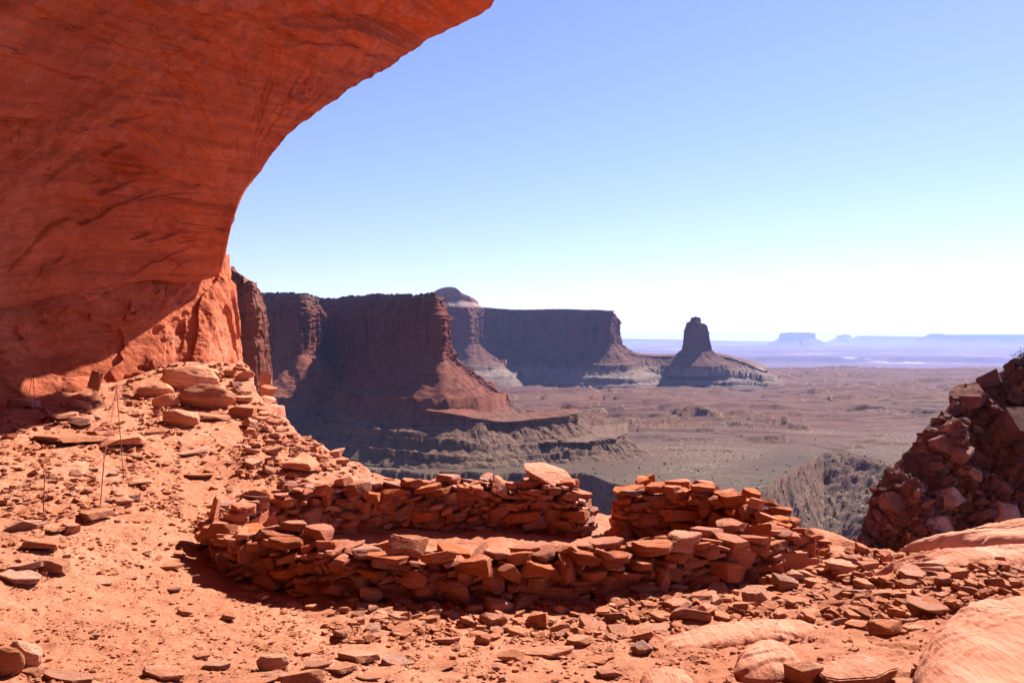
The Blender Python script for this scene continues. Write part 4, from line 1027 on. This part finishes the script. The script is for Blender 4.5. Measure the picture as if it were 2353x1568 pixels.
 (1883, 1373, 1941, 1403, 'block', 'wide dark fronted rock in the right foreground rubble'),
 (1787, 1362, 1861, 1389, 'slab', 'long brown slab with dark underside in the right rubble'),
 (1942, 1346, 2004, 1376, 'block', 'dark hollow rock in the right rubble'),
 (2003, 1337, 2054, 1381, 'slab', 'dark slab leaning against the bright flat slab'),
 (2050, 1354, 2119, 1383, 'slab', 'bright flat topped slab in the right rubble'),
 (2088, 1368, 2175, 1418, 'flat', 'large thin slab stepping down right of the bright flat slab'),
 (1980, 1379, 2019, 1404, 'block', 'small block below the dark hollow rock'),
 (1996, 1411, 2076, 1461, 'block', 'big angular block on the slickrock in the right foreground'),
 (1945, 1416, 2000, 1447, 'slab', 'flat rock just left of the big angular block'),
 (1907, 1415, 1949, 1437, 'block', 'dark faced rock two places left of the big angular block'),
 (2055, 1412, 2111, 1433, 'slab', 'dark fronted slab behind the big angular block'),
 (2072, 1427, 2132, 1449, 'slab', 'thin slab right of the big angular block'),
 (1837, 1393, 1890, 1421, 'slab', 'grey pink slab at the left of the right rubble'),
 (2224, 1381, 2272, 1407, 'slab', 'dark fronted slab above the great slickrock in the right corner'),
 (2268, 1377, 2313, 1395, 'slab', 'thin dark slab above the great slickrock, further right'),
 (2309, 1381, 2360, 1403, 'slab', 'slab at the right edge above the great slickrock'),
 (2147, 1291, 2189, 1309, 'block', 'dark rock on the pale slickrock below the ledge'),
 (2197, 1276, 2237, 1291, 'slab', 'small dark slab on the pale slickrock below the ledge'),
 (2255, 1287, 2314, 1311, 'slab', 'pale flat slab on the slickrock at the far right'),
 (2178, 1293, 2225, 1315, 'slab', 'tilted slab left of the pale flat slab at the far right'),
 (2268, 1261, 2302, 1276, 'slab', 'dark slab just under the ledge at the far right'),
 (2132, 1323, 2178, 1338, 'slab', 'pale slab low on the right slope'),
 (2124, 1309, 2151, 1323, 'block', 'little square rock above the pale slab on the right slope'),
 (1814, 1518, 1898, 1580, 'block', 'square rock at the bottom edge left of the broad slab'),
]
for q in HERO: rock_at(*q[:5], q[5], cat='boulder' if q[4] == 'round' else 'rock')

# big slickrock pieces: domed masses on their own outline
def mound(label, outline, h, power, mat, name='boulder', cat='boulder', seed=0, lay=.012, tilt=(0, 0), rough=.03):
    """outline: (px, py) feet on the ground or (px, py, D)"""
    pts = []
    for q in outline:
        D = q[2] if len(q) > 2 else hit(q[0], q[1]); p = P(q[0], q[1], D); pts.append((p.x, p.y))
    pts.append(pts[0]); c, _ = resample(catmull(pts, 600), 260); c = c[:-1]; n = len(c)
    cen = c.mean(0); zs = np.array([Gp(a, b) for a, b in c]); zc = zs.mean(); m = 90
    rr = np.linspace(0, 1, m)
    X = cen[0]+(c[:, 0]-cen[0])[:, None]*rr; Y = cen[1]+(c[:, 1]-cen[1])[:, None]*rr
    base = zc*(1-rr[None, :]**2)+zs[:, None]*rr[None, :]**2
    prof = 1-rr**power
    Z = base+h*prof[None, :]*(1+tilt[0]*(X-cen[0])+tilt[1]*(Y-cen[1]))-.12*(rr[None, :]**12)
    u_ = X*.75+Y*.66
    st = fbm(X*.8+Y*.3, u_*0+Z*3, None, 3, seed+2)*.4+(Y*.8-X*.6)*1.0
    ly = st*9+2.2*fbm(X*.9, Y*.9, None, 3, seed+3); fr = ly-np.floor(ly)
    msk = np.minimum(1, (1-rr)*12)[None, :]*np.minimum(1, rr*25)[None, :]
    Z = Z+(lay*(sstep(0, .25, fr)-fr)*2*sstep(-.1, .3, fbm(X*1.1, Y*1.1, None, 2, seed+6))+rough*fbm(X*1.5, Y*1.5, None, 4, seed+4)+.006*fbm(X*9, Y*9, None, 3, seed+5))*msk
    X = X+.03*fbm(X*3, Y*3, Z*6, 3, seed+7)*rr[None, :]
    A = np.stack([X, Y, Z], -1)
    o = grid_obj(name, A, mat, closed=True); tag(o, label, cat); return o
M_SLICK = mat_slick()
mound('great smooth slickrock boulder filling the lower right corner', [(2070, 1640), (2085, 1560), (2132, 1480), (2225, 1425), (2352, 1402), (2560, 1392), (2700, 1480), (2650, 1640), (2400, 1740), (2180, 1730)], .21, 6, M_SLICK, seed=11, lay=.012, tilt=(-.15, .15))
mound('low dome of grooved slickrock at the bottom right of the middle', [(1672, 1556), (1684, 1516), (1730, 1486), (1790, 1480), (1838, 1500), (1850, 1540), (1800, 1572), (1720, 1576)], .12, 2.2, M_SLICK, seed=21, lay=.009)
mound('low smooth hump of slickrock at the bottom edge', [(1462, 1585), (1475, 1552), (1520, 1540), (1580, 1546), (1610, 1580), (1560, 1610), (1490, 1612)], .07, 2.0, M_SLICK, seed=31)
rock_at(1886, 1484, 2068, 1590, 'slab', 'broad pale slab with dark left side at the bottom right', D=4.85, yaw=.15, mat=M_SLICK, hk=.75, tilt=(.08, .10))
mound('wide bare slickrock shelf in the middle right foreground', [(1480, 1480), (1560, 1452), (1700, 1428), (1850, 1420), (1905, 1440), (1860, 1468), (1700, 1488), (1560, 1500)], .05, 4, M_SLICK, 'slickrock_shelf', 'rock shelf', seed=51, lay=.012, rough=.012)
mound('pale slickrock shelf on the slope at the right, below the ledges', [(1985, 1330, 7.9), (2060, 1296, 8.3), (2180, 1268, 8.6), (2352, 1258, 8.7), (2500, 1262, 8.6), (2420, 1290, 8.0), (2250, 1300, 7.8), (2100, 1320, 7.7)], .14, 3.2, M_SLICK, 'slickrock_shelf', 'rock shelf', seed=61, lay=.02)
mound('long orange sandstone ledge along the brink at the right', [(2035, 1268, 8.85), (2130, 1258, 8.8), (2352, 1250, 8.75), (2600, 1250, 8.8), (2600, 1240, 9.7), (2352, 1238, 9.5), (2150, 1242, 9.25)], .19, 7, M_PALE, 'sandstone_ledge', 'rock ledge', seed=71, tilt=(.12, 0), lay=.01)
mound('upper orange sandstone ledge at the right edge', [(2215, 1246, 9.1), (2352, 1242, 9.05), (2700, 1240, 9.1), (2700, 1230, 10), (2352, 1230, 9.9)], .24, 7, M_PALE, 'sandstone_ledge', 'rock ledge', seed=81, tilt=(.1, 0), lay=.01)
# capstone on the rear wall, a tilted flag on the front wall, and blocks stacked on the brink at the left
o = obj('capstone', BIGSLAB[1], P(1258, 1092, 10.6), (.72, .5, .19), (.42, .26, .1)); tag(o, 'big tilted slab resting on top of the rear wall, left of the doorway', 'rock')
o = obj('sandstone_rock', BIGBLOCK[2], P(1150, 1120, 10.45), (.36, .3, .26), (.1, .3, .5)); tag(o, 'pale block sitting on the rear wall, left of the big capstone', 'rock')
o = obj('sandstone_rock', SLAB[3], P(935, 1253, 7.25), (.36, .10, .27), (-.5, .35, .2)); tag(o, 'pale thin flag tilted up on top of the front wall', 'rock')
o = obj('sandstone_rock', BIGBLOCK[1], P(1562, 1245, 7.55), (.40, .36, .24), (.15, .1, .3)); tag(o, 'big pale block on top of the front wall, right part', 'rock')
o = obj('sandstone_rock', SLAB[6], P(495, 1170, 8.75), (.10, .3, .36), (.1, .25, .3)); tag(o, 'thin slab standing on edge at the left tip of the ring', 'rock')
o = obj('sandstone_rock', SLAB[8], P(558, 1247, 8.0), (.24, .22, .3), (.1, .4, .3)); tag(o, 'upright block leaning on the outside of the ring at its left', 'rock')
o = obj('sandstone_rock', SLAB[2], P(595, 1250, 7.9), (.16, .22, .34), (-.2, .5, -.3)); tag(o, 'narrow leaning stone right beside the upright block at the left of the ring', 'rock')
for k, (px, py, D, w, h, lab) in enumerate(((612, 872, 21, .34, .5, 'topmost dark block stacked on the brink below the alcove wall'), (616, 900, 20.5, .42, .36, 'second dark block of the stack on the brink'), (618, 925, 20, .5, .34, 'third dark block of the stack on the brink'), (626, 948, 19.5, .55, .42, 'lowest dark block of the stack on the brink'))):
    o = obj('sandstone_rock', BLOCK[k], P(px, py, D), (w, w, h), (.05*k, .08, .5*k)); tag(o, lab, 'rock')

# ------------------------------------------------------------------ more rocks: named ones where they show, the rest as rubble
HEROES = list(placed); LOOSE = []
def short(t, n=9):
    w = t.split(',')[0].split()[:n] if len(t.split()) > n else t.replace(',', '').split()
    while w[-1] in ('in', 'on', 'at', 'by', 'of', 'the', 'below', 'above', 'and', 'just', 'with', 'a', 'its', 'foot', 'under', 'right', 'left', 'two', 'lower', 'beside', 'before', 'further', 'between', 'lying', 'half'): w.pop()
    return ' '.join(w)
ORD = ['', 'second', 'third', 'fourth', 'fifth', 'sixth', 'seventh', 'eighth', 'ninth', 'tenth']
def name_loose(recs, cat, tone):
    """tell like rocks apart by the landmark they lie beside and how near they lie to it"""
    by = {}
    for r_ in recs: by.setdefault(r_[1:5], []).append(r_)
    for key, L in by.items():
        L.sort(key=lambda r_: r_[5])
        for k, r_ in enumerate(L):
            rank = '' if len(L) == 1 else ('nearest ' if k == 0 else ORD[min(k, 9)]+' nearest ')
            lab = f"{rank}{key[0]} {key[1]} {'' if rank else tone+' '}rock {key[2]} the {key[3]}"
            tag(r_[0], short(lab, 16), cat, r_[6])
ZONES = [  # px range, py range, number, size range, names
 ((560, 850), (935, 1090), 60, (.12, .36), 'on the scree slope above the rear wall'),
 ((780, 1500), (1385, 1475), 40, (.10, .22), 'in the rubble strip before the front wall'),
 ((1400, 2000), (1325, 1420), 45, (.12, .30), 'in the rubble right of the ring'),
 ((1850, 2340), (1285, 1410), 26, (.10, .28), 'on the slickrock slope at the right'),
 ((0, 320), (950, 1180), 22, (.10, .26), 'on the left bank behind the chain'),
 ((420, 570), (850, 935), 14, (.18, .5), 'around the boulder cluster by the alcove wall'),
]
rnd = random.Random(99)
SH = ['flat', 'blocky']
def scatter():
    for (xa, xb), (ya, yb), n, (sa, sb), where in ZONES:
        made = 0; tries = 0
        while made < n and tries < 4000:
            tries += 1
            px, py = rnd.uniform(xa, xb), rnd.uniform(ya, yb)
            D = hit(px, py); u = (px-1176)/F
            De = np.interp(px, EDGE[:, 0], EDGE[:, 1])
            if D > De-.05: continue
            x, y = u*D, D
            w = rnd.uniform(sa, sb)*(1 if rnd.random() < .7 else .7)
            if any((p[0]-x)**2+(p[1]-y)**2 < (p[2]+w*.45)**2 for p in placed): continue
            fl = rnd.random() < .7
            H = w*(rnd.uniform(.25, .42) if fl else rnd.uniform(.45, .7))
            o = obj('sandstone_rock', rnd.choice(SLAB if fl else BLOCK), (x, y, Gp(x, y)+H*.28), (w, w*rnd.uniform(.6, .95), H), (rnd.uniform(-.25, .25), rnd.uniform(-.25, .25), rnd.uniform(0, 6.28)))
            q = min(HEROES, key=lambda p: (p[0]-x)**2+(p[1]-y)**2); dx, dy = x-q[0], y-q[1]
            rel = ('right of' if dx > 0 else 'left of') if abs(dx) > abs(dy) else ('behind' if dy > 0 else 'in front of')
            LOOSE.append((o, 'small' if w < .17 else 'larger', 'flat' if fl else 'blocky', rel, short(q[3]), math.hypot(dx, dy), 'loose rocks '+where)); lab = ''
            placed.append((x, y, w*.5, lab, w)); made += 1
scatter()
name_loose(LOOSE, 'rock', 'red')

def rubble(name, label, zones, mat, seed):
    rn = np.random.default_rng(seed); items = []
    for (xa, xb), (ya, yb), n, (sa, sb) in zones:
        px = rn.uniform(xa, xb, n*3); py = rn.uniform(ya, yb, n*3)
        cl = fbm(px/70, py/28, None, 3, seed+5)
        keep_ = rn.uniform(0, 1, n*3) < np.clip(.33+1.1*cl, .03, 1); px, py = px[keep_][:n], py[keep_][:n]
        for a, b in zip(px, py):
            D = hit(a, b)
            if D > np.interp(a, EDGE[:, 0], EDGE[:, 1])-.02: continue
            x, y = (a-1176)/F*D, D
            w = sa*(sb/sa)**(rn.uniform()**1.7)
            h = w*rn.uniform(.25, .65)
            items.append(((x, y, Gp(x, y)+h*.2), (w, w*rn.uniform(.6, 1), h), tuple(rn.uniform(-.35, .35, 2))+(rn.uniform(0, 6.28),)))
    o = merged_rocks(name, items, mat, None, LOW3)
    tag(o, label, 'rubble', kind='stuff')
LOW3 = [rock_shape(800+k, 3, 'slab') for k in range(10)]+[rock_shape(840+k, 3, 'block') for k in range(6)]
rubble('rubble', 'broken red stone chips and pebbles strewn over the alcove floor', [
 ((545, 880), (925, 1100), 900, (.03, .16)), ((760, 1560), (1380, 1475), 1100, (.02, .11)), ((1380, 2080), (1300, 1425), 1100, (.025, .15)),
 ((1850, 2352), (1270, 1420), 650, (.025, .15)), ((0, 420), (930, 1200), 1700, (.015, .13)), ((0, 760), (1200, 1568), 2600, (.006, .045)), ((0, 1200), (1420, 1568), 1500, (.006, .03)), ((0, 500), (1180, 1330), 300, (.015, .09)),
 ((760, 1700), (1460, 1568), 350, (.012, .06)), ((1700, 2352), (1420, 1568), 250, (.012, .06)), ((400, 700), (960, 1200), 800, (.015, .10)), ((290, 570), (838, 960), 900, (.02, .22)), ((100, 420), (890, 1000), 500, (.02, .15)), ((600, 1900), (1400, 1568), 700, (.01, .07))], M_RUBBLE, 77)

# ------------------------------------------------------------------ chain, posts and sign
def tube(pts, r, k=7):
    pts = [Vector(p) for p in pts]; Vs = []; n = len(pts)
    for i, p in enumerate(pts):
        d = (pts[min(i+1, n-1)]-pts[max(i-1, 0)]).normalized()
        a = d.orthogonal().normalized(); b = d.cross(a)
        for j in range(k):
            th = 6.28318*j/k; Vs.append(p+(a*math.cos(th)+b*math.sin(th))*r)
    Fs = [[i*k+j, i*k+(j+1) % k, (i+1)*k+(j+1) % k, (i+1)*k+j] for i in range(n-1) for j in range(k)]
    return np.array([v_[:] for v_ in Vs]), np.array(Fs)
def tube_me(name, pts, r, mat, k=7): V, Fc = tube(pts, r, k); return mesh_np(name, V, Fc, mat)
def torus(r, q, n=10, m=6):
    V = [((r+q*math.cos(b))*math.cos(a), (r+q*math.cos(b))*math.sin(a), q*math.sin(b)) for a in np.linspace(0, 6.28318, n, False) for b in np.linspace(0, 6.28318, m, False)]
    Fs = [[i*m+j, i*m+(j+1) % m, ((i+1) % n)*m+(j+1) % m, ((i+1) % n)*m+j] for i in range(n) for j in range(m)]
    return np.array(V), np.array(Fs)
TOPS = {}
def post(key, bx, by, tx, ty, label, r=.0055):
    D = hit(bx, by); b = P(bx, by, D); b.z = Gp(b.x, b.y)-.08; tp = P(tx, ty, D)
    root = bpy.data.objects.new('fence_post', None); COL.objects.link(root); root.location = b; tag(root, label, 'fence post', 'thin metal posts of the chain barrier')
    link(bpy.data.objects.new('rod', tube_me('rod', [Vector((0, 0, 0)), (tp-b)*.5, tp-b], r, M_METAL)), root)
    V, Fc = torus(.015, .004); V = V@np.array([[1, 0, 0], [0, 0, 1], [0, 1, 0]])
    e = link(bpy.data.objects.new('eyelet', mesh_np('eyelet', V, Fc, M_METAL)), root); e.location = (tp-b)+Vector((0, 0, .018))
    TOPS[key] = tp
post('a', 98, 1214, 103, 1091, 'nearest thin metal post at the left edge of the path')
post('b', 229, 1170, 240, 1049, 'short thin metal post in the middle of the chain line')
post('c', 286, 1106, 268, 890, 'tall leaning thin metal post where two chains meet')
post('d', 191, 966, 228, 852, 'leaning thin metal post that carries the sign')
post('e', 81, 938, 77, 862, 'farthest thin metal post at the foot of the alcove wall')
post('f', 62, 925, 75, 863, 'thin brace leaning on the farthest metal post')
LINK = None
def chain(a, b, sag, label, r=.0055):
    """a run of small links following its own sag"""
    a, b = Vector(a), Vector(b); L = (b-a).length; n = max(30, int(L/.035)); Vs, Fs, o_ = [], [], 0
    Vt, Ft = torus(.009, .0021, 8, 5); Vt = Vt*np.array([1.45, .85, 1])
    for i in range(n):
        t_ = (i+.5)/n; p = a.lerp(b, t_)+Vector((0, 0, -sag*4*t_*(1-t_)))
        t2 = (i+1.0)/n; p2 = a.lerp(b, t2)+Vector((0, 0, -sag*4*t2*(1-t2)))
        d = (p2-p).normalized(); Q = d.to_track_quat('X', 'Z').to_matrix() @ Matrix.Rotation(1.57*(i % 2), 3, 'X')
        Vs.append((Vt*np.array([max(1, L/n*.5/.014*.8/1.0), 1, 1]))@np.array(Q).T+np.array(p[:])); Fs.append(Ft+o_); o_ += len(Vt)
    c = link(bpy.data.objects.new('chain', mesh_np('chain', np.vstack(Vs), np.vstack(Fs), M_METAL))); tag(c, label, 'chain', 'spans of the chain barrier')
chain(TOPS['e'], TOPS['d'], .07, 'chain span from the farthest post to the sign post')
chain(TOPS['d'], TOPS['c'], .48, 'deeply sagging chain span between the sign post and the tall leaning post')
chain(TOPS['c'], TOPS['b'], .02, 'straight chain span from the tall leaning post down to the short middle post')
chain(TOPS['b'], TOPS['a'], .13, 'sagging chain span between the short middle post and the nearest post')
chain(TOPS['a'], P(-60, 1140, 7.6), .05, 'chain span from the nearest post out past the left edge')
# the sign: a tilted panel with lines of small lettering too worn to read
Ds = hit(191, 966); cen = P(219, 874, Ds-.03)
sg = bpy.data.objects.new('warning_sign', None); COL.objects.link(sg); sg.location = cen; sg.rotation_euler = (0, R(17), R(-8))
tag(sg, 'small brown notice panel hung tilted on the leaning post', 'sign')
def boxme(name, x, y, z, mat, b=.004):
    bm = bmesh.new(); bmesh.ops.create_cube(bm, size=1.0); bmesh.ops.scale(bm, vec=(x, y, z), verts=bm.verts)
    bmesh.ops.bevel(bm, geom=bm.edges[:], offset=min(b, y*.3), segments=2, affect='EDGES'); me = bpy.data.meshes.new(name); bm.to_mesh(me); bm.free(); me.materials.append(mat); return me
M_SIGN = mat_plain_col('sign_brown', (0.40, 0.16, 0.09), 0.6); M_TXT = mat_plain_col('sign_lettering', (0.18, 0.07, 0.045), 0.7)
link(bpy.data.objects.new('panel', boxme('panel', .24, .012, .34, M_SIGN)), sg)
rt = random.Random(3)
for k in range(6):
    bw = .19 if k == 0 else rt.uniform(.14, .19)
    l_ = link(bpy.data.objects.new('text_line', boxme('text_line', bw, .004, .012, M_TXT, .001)), sg); l_.location = (-(.19-bw)/2, -.0085, .125-k*.048)
hk_ = link(bpy.data.objects.new('hook', tube_me('hook', [(0, 0, .165), (.004, .0, .185), (.012, .0, .20), (.02, .01, .207)], .004, M_METAL)), sg)

# ------------------------------------------------------------------ boulders and shrubs on the shaded hillside
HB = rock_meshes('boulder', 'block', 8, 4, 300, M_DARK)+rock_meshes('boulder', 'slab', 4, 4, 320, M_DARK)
from mathutils.bvhtree import BVHTree
def bvh(o):
    me = o.data; n = len(me.vertices); V = np.empty(n*3, np.float32); me.vertices.foreach_get('co', V)
    Fq = np.empty(len(me.loops), np.int32); me.loops.foreach_get('vertex_index', Fq)
    return BVHTree.FromPolygons(V.reshape(-1, 3).tolist(), Fq.reshape(-1, 4).tolist())
HT = bvh(ho)
def on_hill(px, py):
    d = P(px, py, 1).normalized(); h = HT.ray_cast(Vector((0, 0, 0)), d); return h
hr = random.Random(41); items = []; nb = 0; spots = []
MARK = [(2232, 915, 2.3, 'huge dark boulder high on the shaded hillside, against the plain'), (2275, 880, 1.7, 'boulder at the crest of the hillside, right of the huge dark one'), (2150, 1020, 1.5, 'block on the skyline halfway up the hillside'), (2205, 1040, 1.6, 'boulder inside the skyline halfway up the hillside'), (2100, 1080, 1.8, 'block on the lower skyline of the hillside'),
        (2330, 985, 2.6, 'big boulder near the right edge of the hillside'), (2260, 1060, 1.5, 'tilted pale topped boulder in the middle of the hillside'), (2180, 1150, 1.6, 'boulder in the lower middle of the hillside'), (2040, 1150, 1.5, 'block at the lower left skyline of the hillside'), (2310, 1180, 1.7, 'flat pale boulder low on the right of the hillside'),
        (2215, 1205, 1.5, 'sloping boulder just above the orange ledge'), (2290, 1120, 1.4, 'boulder above the flat pale one on the hillside')]
for px, py, w, lab in MARK:
    h = on_hill(px, py)
    if h[0] is None: continue
    o = obj('boulder', HB[nb % 12], h[0]+h[1]*w*.1, (w, w*.8, w*.75), (hr.uniform(-.4, .4), hr.uniform(-.4, .4), hr.uniform(0, 6))); tag(o, lab, 'boulder', 'boulders on the shaded hillside'); nb += 1; spots.append((px, py, w*30))
MSHORT = ['huge dark boulder high on the hillside', 'boulder at the hillside crest', 'block halfway up the hillside skyline', 'boulder just inside the hillside skyline', 'block on the lower hillside skyline', 'big boulder at the picture edge', 'tilted pale topped hillside boulder', 'boulder low in the hillside middle', 'block at the lower left skyline', 'flat pale boulder low at right', 'sloping boulder above the orange ledge', 'boulder above the flat pale one']
HILL = []
tr = 0
while nb < 60 and tr < 3000:
    tr += 1
    px = hr.uniform(1960, 2352); py = hr.uniform(850, 1265); h = on_hill(px, py)
    if h[0] is None: continue
    w = .35*(1.7/.35)**(hr.random()**1.3)
    if any((a-px)**2+(b-py)**2 < (w*14+c*.5)**2 for a, b, c in spots): continue
    q = min(MARK, key=lambda m_: (m_[0]-px)**2+(m_[1]-py)**2)
    rel = ('right of' if px > q[0] else 'left of') if abs(px-q[0]) > abs(py-q[1]) else ('below' if py > q[1] else 'above')
    fl = hr.random() < .5
    o = obj('boulder', HB[nb % 12], h[0]+h[1]*w*.1, (w, w*hr.uniform(.6, .9), w*(.45 if fl else .75)), (hr.uniform(-.5, .5), hr.uniform(-.5, .5), hr.uniform(0, 6)))
    HILL.append((o, 'small' if w < .9 else 'larger', 'flat' if fl else 'blocky', rel, MSHORT[MARK.index(q)], math.hypot(px-q[0], py-q[1]), 'boulders on the shaded hillside')); nb += 1; spots.append((px, py, w*22))
name_loose(HILL, 'boulder', 'dark')
for k in range(1700):
    px = hr.uniform(1950, 2370); py = hr.uniform(820, 1275); h = on_hill(px, py)
    if h[0] is None: continue
    w = .14*(0.8/.14)**(hr.random()**1.4)
    items.append((h[0]+h[1]*w*.15, (w, w*hr.uniform(.6, 1), w*hr.uniform(.4, .8)), (hr.uniform(-.6, .6), hr.uniform(-.6, .6), hr.uniform(0, 6))))
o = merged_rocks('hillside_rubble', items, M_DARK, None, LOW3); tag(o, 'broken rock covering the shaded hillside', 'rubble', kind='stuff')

def leaf_mat(name, a, b):
    m = NT(name); n = m.noise(m.coord(), 6, 4, .6); return m.done(m.ramp(n, ((.3, a), (.7, b))))
M_LEAF = leaf_mat('dark_shrub_leaf', (0.03, 0.045, 0.018), (0.09, 0.10, 0.04)); M_TWIG = mat_plain_col('shrub_twig', (0.12, 0.08, 0.06), 0.9)
def shrub(loc, r, label, seed):
    q = random.Random(seed); root = bpy.data.objects.new('desert_shrub', None); COL.objects.link(root); root.location = loc; tag(root, label, 'shrub', 'shrubs on the shaded hillside')
    Vs, Fs = [], []; TV, TF, to = [], [], 0
    for k in range(9):
        a = q.uniform(0, 6.28); e = q.uniform(.3, 1.3); L = r*q.uniform(.7, 1.1); tip = Vector((math.cos(a)*math.cos(e), math.sin(a)*math.cos(e), math.sin(e)))*L
        V, Fc = tube([Vector((0, 0, -.05)), tip*.5+Vector((0, 0, .05*r)), tip], r*.02, 4); TV.append(V); TF.append(Fc+to); to += len(V)
        for j in range(70):
            c = tip*q.uniform(.45, 1.05)+Vector((q.gauss(0, 1), q.gauss(0, 1), q.gauss(0, .8)))*r*.22
            n_ = Vector((q.gauss(0, 1), q.gauss(0, 1), q.gauss(0, 1))).normalized(); u_ = n_.orthogonal().normalized()*r*q.uniform(.03, .075); v_ = n_.cross(u_)*.6
            b0 = len(Vs); Vs += [c-u_, c-v_, c+u_, c+v_]; Fs.append([b0, b0+1, b0+2, b0+3])
    link(bpy.data.objects.new('stem', mesh_np('stem', np.vstack(TV), np.vstack(TF), M_TWIG)), root)
    link(bpy.data.objects.new('foliage', mesh_np('foliage', np.array([v_[:] for v_ in Vs]), np.array(Fs), M_LEAF, False)), root)
for px, py, r, lab in ((2345, 832, .7, 'dark shrub on the crest of the hillside at the right edge'), (2262, 1010, .55, 'green shrub in the middle of the hillside'), (2340, 1090, .8, 'bushy shrub at the right edge of the hillside'), (2165, 1105, .4, 'small shrub low on the hillside, left of the others'), (2235, 985, .4, 'small shrub just left of the green shrub in mid slope')):
    h = on_hill(px, py)
    if h[0] is not None: shrub(h[0], r, lab, int(px))
# scrub along the rim of the first cliff and over the slopes below
def scrub(name, label, pts, mat, seed):
    q = np.random.default_rng(seed); Vs, Fs, o_ = [], [], 0; D0, F0 = ICO[2]
    for (x, y, z, r) in pts:
        k = D0*r*(1+.45*q.uniform(-1, 1, len(D0)))[:, None]*np.array([1, 1, .75]); Vs.append(k+np.array([x, y, z+r*.4])); Fs.append(F0+o_); o_ += len(D0)
    o = link(bpy.data.objects.new(name, mesh_np(name, np.vstack(Vs), np.vstack(Fs), mat, False))); tag(o, label, 'scrub', kind='stuff')
CT = bvh(bpy.data.objects['canyon_cliff']); PT = bvh(po)
q = np.random.default_rng(5); pts = []
for k in range(330):
    px = q.uniform(595, 1000)
    for py in np.arange(668, 700, .6):
        h = CT.ray_cast(Vector((0, 0, 0)), P(px, py, 1).normalized())
        if h[0] is not None: pts.append((h[0].x, h[0].y+q.uniform(-2, 6), h[0].z+.3, q.uniform(.6, 1.5))); break
for k in range(420):
    px, py = q.uniform(800, 1900), q.uniform(985, 1180)
    h = CT.ray_cast(Vector((0, 0, 0)), P(px, py, 1).normalized()); h2 = PT.ray_cast(Vector((0, 0, 0)), P(px, py, 1).normalized())
    hh = h if h[0] is not None and (h2[0] is None or h[3] < h2[3]) else h2
    if hh[0] is not None: pts.append((*hh[0][:], q.uniform(.3, .85)))
scrub('scrub', 'dark scrub dotted along the cliff rim and the slopes below', pts, leaf_mat('far_scrub', (0.045, 0.05, 0.03), (0.08, 0.075, 0.045)), 6)

q = np.random.default_rng(15); items = []
for k in range(2300):
    px, py = (q.uniform(610, 1330), q.uniform(805, 1075)) if k < 1500 else (q.uniform(1690, 2060), q.uniform(1030, 1240))
    h = (CT if k < 1500 else PT).ray_cast(Vector((0, 0, 0)), P(px, py, 1).normalized())
    if h[0] is None or h[1].z < .35 or (k >= 1500 and h[1].z > .95): continue
    w = (1.0 if k < 1500 else .7)*4.2**(q.uniform()**2.2)
    items.append(((h[0].x, h[0].y, h[0].z+w*.12), (w, w*q.uniform(.6, 1), w*q.uniform(.4, .8)), (q.uniform(-.4, .4), q.uniform(-.4, .4), q.uniform(0, 6.28))))
o = merged_rocks('talus_blocks', items, mat_stone('talus_rock', (0.12, 0.042, 0.026), (0.16, 0.058, 0.037), (0.21, 0.095, 0.066)), None, LOW); tag(o, 'fallen blocks scattered over the rubble slopes of the first cliff and the side canyon', 'rubble', kind='stuff')
# ------------------------------------------------------------------ air
def box_me(name, lo, hi, mat):
    V = np.array([(x, y, z) for x in (lo[0], hi[0]) for y in (lo[1], hi[1]) for z in (lo[2], hi[2])])
    Fq = np.array([[0, 1, 3, 2], [4, 6, 7, 5], [0, 4, 5, 1], [2, 3, 7, 6], [0, 2, 6, 4], [1, 5, 7, 3]])
    return mesh_np(name, V, Fq, mat, False)
hm = bpy.data.materials.new('haze'); hm.use_nodes = True; hn = hm.node_tree.nodes; hn.clear()
out = hn.new('ShaderNodeOutputMaterial'); pv = hn.new('ShaderNodeVolumePrincipled'); hm.node_tree.links.new(pv.outputs[0], out.inputs['Volume'])
pv.inputs['Color'].default_value = (0.40, 0.50, 1.0, 1); pv.inputs['Density'].default_value = 3.4e-5; pv.inputs['Anisotropy'].default_value = 0.2
hz = link(bpy.data.objects.new('haze', box_me('haze', (-46000, -400, -480), (54000, 47500, 480), hm)))
tag(hz, 'pale blue air over the basin', 'haze', kind='stuff')
